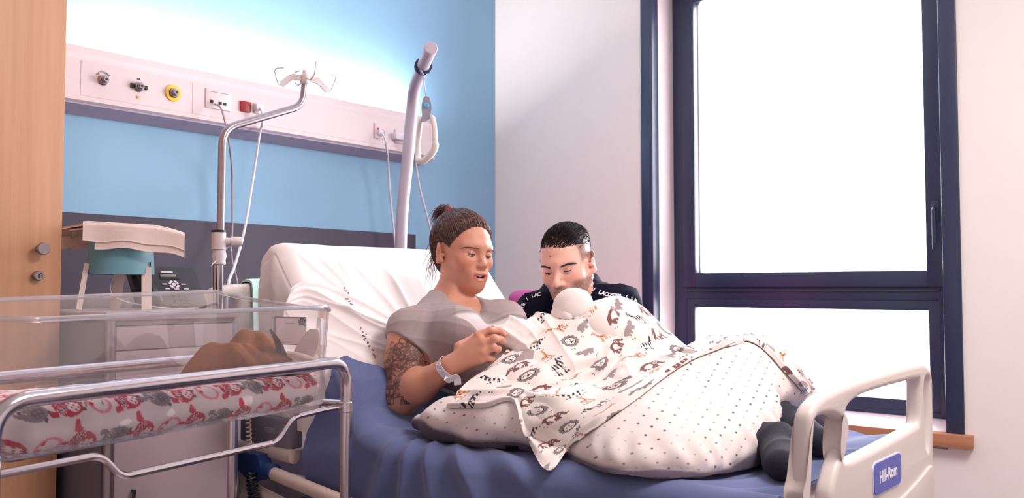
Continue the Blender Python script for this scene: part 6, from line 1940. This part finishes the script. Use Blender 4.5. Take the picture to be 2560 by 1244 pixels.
# ------------------------------------------------------------------ thin muslin cloth with printed animals over baby, lap and pillow
rows = {  # column: points from the far edge over the ridge, down to the valley, up the pillow crest, to the hem
 0: [(1330, 900, 2.75), (1296, 816, 2.56), (1268, 872, 2.43), (1215, 922, 2.36), (1160, 962, 2.31), (1142, 985, 2.275), (1128, 1003, 2.262), (1118, 1020, 2.262)],
 1: [(1390, 890, 2.80), (1352, 790, 2.60), (1330, 862, 2.47), (1290, 918, 2.385), (1245, 962, 2.315), (1228, 985, 2.265), (1216, 1000, 2.235), (1208, 1018, 2.225)],
 2: [(1440, 890, 2.85), (1400, 792, 2.585), (1386, 850, 2.47), (1350, 918, 2.385), (1305, 965, 2.31), (1296, 982, 2.25), (1290, 994, 2.22), (1284, 1006, 2.20)],
 3: [(1500, 880, 2.86), (1450, 786, 2.56), (1455, 845, 2.46), (1446, 915, 2.38), (1402, 972, 2.305), (1348, 998, 2.205), (1322, 1060, 2.10), (1326, 1112, 2.03)],
 4: [(1540, 870, 2.88), (1496, 752, 2.63), (1515, 832, 2.50), (1517, 908, 2.41), (1495, 968, 2.33), (1440, 1002, 2.205), (1398, 1088, 2.06), (1374, 1178, 1.925)],
 5: [(1590, 870, 2.88), (1548, 741, 2.65), (1585, 825, 2.53), (1597, 893, 2.44), (1595, 945, 2.35), (1560, 964, 2.24), (1500, 1022, 2.13), (1440, 1108, 2.01)],
 6: [(1650, 880, 2.88), (1610, 768, 2.66), (1645, 838, 2.55), (1668, 884, 2.47), (1684, 910, 2.38), (1666, 914, 2.27), (1622, 956, 2.195), (1575, 1010, 2.11)],
 7: [(1710, 900, 2.86), (1668, 822, 2.65), (1700, 862, 2.56), (1724, 884, 2.49), (1750, 885, 2.41), (1752, 872, 2.31), (1735, 888, 2.25), (1712, 912, 2.205)],
 8: [(1770, 900, 2.84), (1722, 868, 2.62), (1748, 878, 2.56), (1775, 880, 2.50), (1800, 866, 2.43), (1812, 848, 2.35), (1806, 858, 2.30), (1792, 876, 2.26)],
 9: [(1830, 890, 2.80), (1790, 872, 2.60), (1812, 868, 2.55), (1835, 858, 2.50), (1852, 846, 2.44), (1862, 837, 2.375), (1862, 842, 2.33), (1856, 854, 2.29)],
 10: [(1905, 900, 2.74), (1880, 858, 2.56), (1893, 852, 2.52), (1905, 850, 2.48), (1912, 848, 2.43), (1912, 850, 2.38), (1908, 858, 2.34), (1900, 868, 2.31)],
 11: [(1975, 935, 2.64), (1962, 908, 2.50), (1966, 902, 2.47), (1970, 900, 2.44), (1971, 900, 2.41), (1968, 903, 2.375), (1961, 910, 2.35), (1950, 918, 2.33)],
 12: [(2042, 985, 2.54), (2036, 974, 2.44), (2036, 970, 2.42), (2035, 969, 2.40), (2034, 970, 2.38), (2030, 974, 2.355), (2022, 981, 2.335), (2012, 988, 2.32)],
}
C = np.array([[tuple(at(*p)) for p in rows[k]] for k in sorted(rows)])       # (13, 8, 3)
NI, NJ = 820, 470
# rows weighted by their true length so the print is not stretched
P = bspline_net(C, 260, 150)
su_ = np.r_[0, np.cumsum(np.linalg.norm(np.diff(P, axis=0), axis=2).mean(1))]; sv_ = np.r_[0, np.cumsum(np.linalg.norm(np.diff(P, axis=1), axis=2).mean(0))]
def resample(P, s, n, axis):
    t = np.linspace(0, s[-1], n); i = np.clip(np.searchsorted(s, t) - 1, 0, len(s) - 2); f = (t - s[i]) / (s[i + 1] - s[i])
    A = np.take(P, i, axis); B = np.take(P, i + 1, axis); f = f.reshape((-1, 1, 1) if axis == 0 else (1, -1, 1)); return A + (B - A) * f
P = resample(resample(P, su_, NI, 0), sv_, NJ, 1)
co = P.reshape(-1, 3); qg = grid_quads(NI, NJ)
arc = np.cumsum(np.concatenate([np.zeros((NI, 1)), np.linalg.norm(np.diff(P, axis=1), axis=2)], 1), 1)
arc = arc - arc[:, NJ // 2:NJ // 2 + 1]
arcu = np.cumsum(np.concatenate([np.zeros((1, NJ)), np.linalg.norm(np.diff(P, axis=0), axis=2)], 0), 0)
Uc = arcu[:, NJ // 2].repeat(NJ); Vc = arc.ravel()
J = np.tile(np.linspace(0, 1, NJ), NI); I = np.repeat(np.linspace(0, 1, NI), NJ)
def off_solids(co, fields, gap):
    for f in fields:
        for _ in range(2):
            d = f.sample(co); m = d < gap
            if m.any(): co[m] += f.grad(co[m]) * (gap - d[m])[:, None]
    return co
co = off_solids(co, [bf, su, ht], .005)
for _ in range(3):          # relax
    A = co.reshape(NI, NJ, 3); Bq = A.copy(); Bq[1:-1, 1:-1] = (A[:-2, 1:-1] + A[2:, 1:-1] + A[1:-1, :-2] + A[1:-1, 2:]) / 4; co = Bq.reshape(-1, 3)
n = vnormals(co, qg)
if (n @ np.array(_f)).mean() > 0: n = -n
# folds: long soft ones falling from the ridge, gathers in the valley, a heavy fold at the crest, a rolled hem
fw = .010 * np.exp(-np.abs(((Uc * 1.0 - Vc * .55 - .16) ) / .016)) * np.clip((.75 - J) / .2, 0, 1) + .006 * np.exp(-np.abs((Uc - Vc * .25 - .33) / .02)) * (J < .7) + .006 * np.exp(-np.abs((Uc + Vc * .3 - .62) / .018)) * (J < .7)
fw += .0045 * vnoise(np.stack([Uc * 7, Vc * 13, Uc * 0], 1), 1, 21) + .0022 * vnoise(np.stack([Uc * 30, Vc * 22, Uc * 0], 1), 1, 22)
fw += .0012 * np.sin(Uc * 190 + 6 * vnoise(np.stack([Uc, Vc, Uc * 0], 1), 8, 23)) * np.clip((J - .02) / .1, 0, 1) * np.clip((.3 - J) / .1, 0, 1)
val = np.exp(-((J - .62) / .07) ** 2); fw += val * .011 * np.sin(Uc * 48 + 5 * vnoise(np.stack([Uc, Vc, Uc * 0], 1), 10, 24)) * (I < .62)
fw += .008 * np.exp(-((J - .80) / .03) ** 2) + .010 * np.exp(-((J - .97) / .02) ** 2)
fw += .012 * np.exp(-((J - .86) / .03) ** 2) * np.sin(Uc * 38 + 2) * np.exp(-((I - .30) / .14) ** 2)
co = off_solids(co, [bf, su, ht, lg], .006)
# the folded edge lies on the pillow: where the pillow would cover it, lay it on the pillow's surface
sel = np.where((J > .50))[0]
for i_ in sel:
    dv = Vector(co[i_]) - EYE; L_ = dv.length
    h_, n_, _, ds_ = bvp.ray_cast(EYE, dv / L_)
    if h_ is not None and ds_ < L_ + .004: co[i_] = np.array(EYE + dv / L_ * (ds_ - .005))
A = co.reshape(NI, NJ, 3)
for _ in range(4):
    Bq = A.copy(); Bq[1:-1, 1:-1] = (A[:-2, 1:-1] + A[2:, 1:-1] + A[1:-1, :-2] + A[1:-1, 2:]) / 4; A = Bq
co = A.reshape(-1, 3); n = vnormals(co, qg)
if (n @ np.array(_f)).mean() > 0: n = -n
co = co + n * fw[:, None]
co = off_solids(co, [PF, bf, su, lg], .0035)

def animals(u, v):
    """printed motifs: elephant, zebra, lion, giraffe, hippo; colours of the print itself"""
    N_ = len(u); col = np.ones((N_, 3)) * np.array(lin((.935, .885, .87)))
    plum, char, sand, grey, wht = (np.array(lin(c)) for c in ((.50, .34, .34), (.22, .20, .23), (.83, .62, .48), (.62, .565, .57), (.94, .89, .875)))
    p = .073; k = 0
    for r in range(-8, 14):
        for c in range(-3, 20):
            cu_ = c * p * 1.28 + (r % 2) * p * .64 + .004 * math.sin(r * 5 + c); cv_ = r * p * .74 + .004 * math.cos(c * 7 + r)
            m = (np.abs(u - cu_) < .038) & (np.abs(v - cv_) < .038)
            if not m.any(): continue
            kind = (c + 2 * (r % 5) + (r // 5)) % 5
            ang = (-.45 if (c + r) % 2 else -1.15) + .12 * math.sin(c * 3 + r)
            ca, sa = math.cos(ang), math.sin(ang); x0 = u[m] - cu_; y0 = v[m] - cv_
            x = (x0 * ca + y0 * sa) / .0300; y = -(-x0 * sa + y0 * ca) / .0300
            if (c * 13 + r * 7) % 3 == 0: x = -x
            cc = col[m]; pts = np.stack([x, y], 1); el = lambda a, b, rx, ry: ((x - a) / rx) ** 2 + ((y - b) / ry) ** 2 < 1
            sg = lambda a, b, w: seg_dist(pts, a, b) < w
            if kind == 0:      # elephant with a pale patch
                b_ = el(-.15, .1, .62, .5) | el(.5, .2, .34, .36) | sg((.72, .1), (.85, -.35), .12) | sg((.85, -.35), (1.0, -.3), .09) | sg((-.7, .2), (-.85, -.1), .06)
                for q_ in (-.55, -.25, .1, .35): b_ |= (np.abs(x - q_) < .12) & (y < .1) & (y > -.68)
                cc[b_] = plum; cc[el(-.12, .05, .34, .30) | sg((-.12, -.1), (-.12, -.3), .12)] = wht; cc[el(.45, .22, .13, .2) & ~el(.45, .22, .08, .15)] = wht; cc[el(.66, .32, .05, .05)] = wht
            elif kind == 1:    # zebra
                b_ = el(-.2, .0, .55, .26) | sg((.25, .05), (.6, .65), .15) | el(.74, .68, .24, .13) | sg((-.7, .05), (-.85, -.3), .05)
                for q_ in (-.6, -.4, .0, .2): b_ |= (np.abs(x - q_) < .07) & (y < .0) & (y > -.8)
                st = (np.sin(x * 21) > -.15) | (y < -.6); cc[b_ & st] = char; cc[b_ & ~st] = wht * .96; cc[sg((.15, .3), (.5, .85), .07)] = char
            elif kind == 2:    # lion, face in a ring of mane
                rr = np.sqrt(x ** 2 + y ** 2); a = np.arctan2(y, x); cc[np.abs(rr - .66 - .05 * np.sin(a * 12)) < .15] = grey * .75
                cc[np.abs(rr - .5) < .035] = char; cc[el(-.2, .15, .07, .07) | el(.2, .15, .07, .07)] = char; cc[el(0, -.08, .1, .07)] = plum; cc[sg((-.2, -.26), (0, -.18), .04) | sg((.2, -.26), (0, -.18), .04)] = char
            elif kind == 3:    # giraffe
                b_ = el(-.3, -.2, .36, .2) | sg((-.05, -.15), (.4, .7), .1) | el(.52, .76, .2, .1) | sg((.42, .85), (.4, 1.0), .03) | sg((-.62, -.15), (-.75, -.4), .04)
                for q_ in (-.58, -.42, -.16, -.04): b_ |= (np.abs(x - q_) < .055) & (y < -.2) & (y > -.98)
                cc[b_] = sand; cc[b_ & ((np.sin(x * 17) * np.sin(y * 15)) > .35)] = plum
            else:              # hippo
                b_ = el(-.15, .05, .66, .34) | el(.58, .1, .3, .24) | el(.42, .34, .08, .1)
                for q_ in (-.55, -.3, .05, .25): b_ |= (np.abs(x - q_) < .1) & (y < .0) & (y > -.5)
                cc[b_] = grey; cc[el(.66, .18, .04, .04)] = char
            for q_ in ((-.95, -.75), (-.8, -.9)): cc[el(q_[0], q_[1], .06, .06)] = char
            col[m] = cc
    return col
M_muslin = attr_mat('white muslin with animal print', (1, 1, 1), .92, bump=.35, bscale=700., sheen=.05)
bl = sheet_obj('muslin_blanket', co.reshape(NI, NJ, 3), .0022, M_muslin, None, animals(Uc, Vc))
tag(bl, 'white muslin blanket printed with elephants, zebras, lions and giraffes over the baby and pillow', 'blanket')

# plain white cloth held between her fingers
cf = Field(np.array(at(1290, 835, 2.46)) - .14, np.array(at(1290, 835, 2.46)) + .14, .003)
hh_ = lambda x, y, t: np.array(at(x, y, t))
cf.cone(hh_(1256, 842, 2.435), hh_(1285, 832, 2.46), .020, .036, .03); cf.cone(hh_(1285, 832, 2.46), hh_(1325, 830, 2.50), .036, .034, .03)
cf.ell(hh_(1300, 870, 2.47), (.035, .03, .022), None, .03); cf.ell(hh_(1340, 822, 2.53), (.03, .03, .022), None, .03); cf.ell(hh_(1246, 820, 2.45), (.02, .02, .010), None, .02)
co, q = cf.mesh(); n = vnormals(co, q); co = co + n * (wave(co, [((.6, -.2, .7), 62, .007), ((.2, .8, -.4), 85, .005), ((-.5, .3, .8), 130, .002)], 11) - .004)[:, None]
o = np_obj('white_cloth', co, q, M_whitec); tag(o, 'small plain white cloth gathered in the fingers of the hand with wristband', 'cloth')
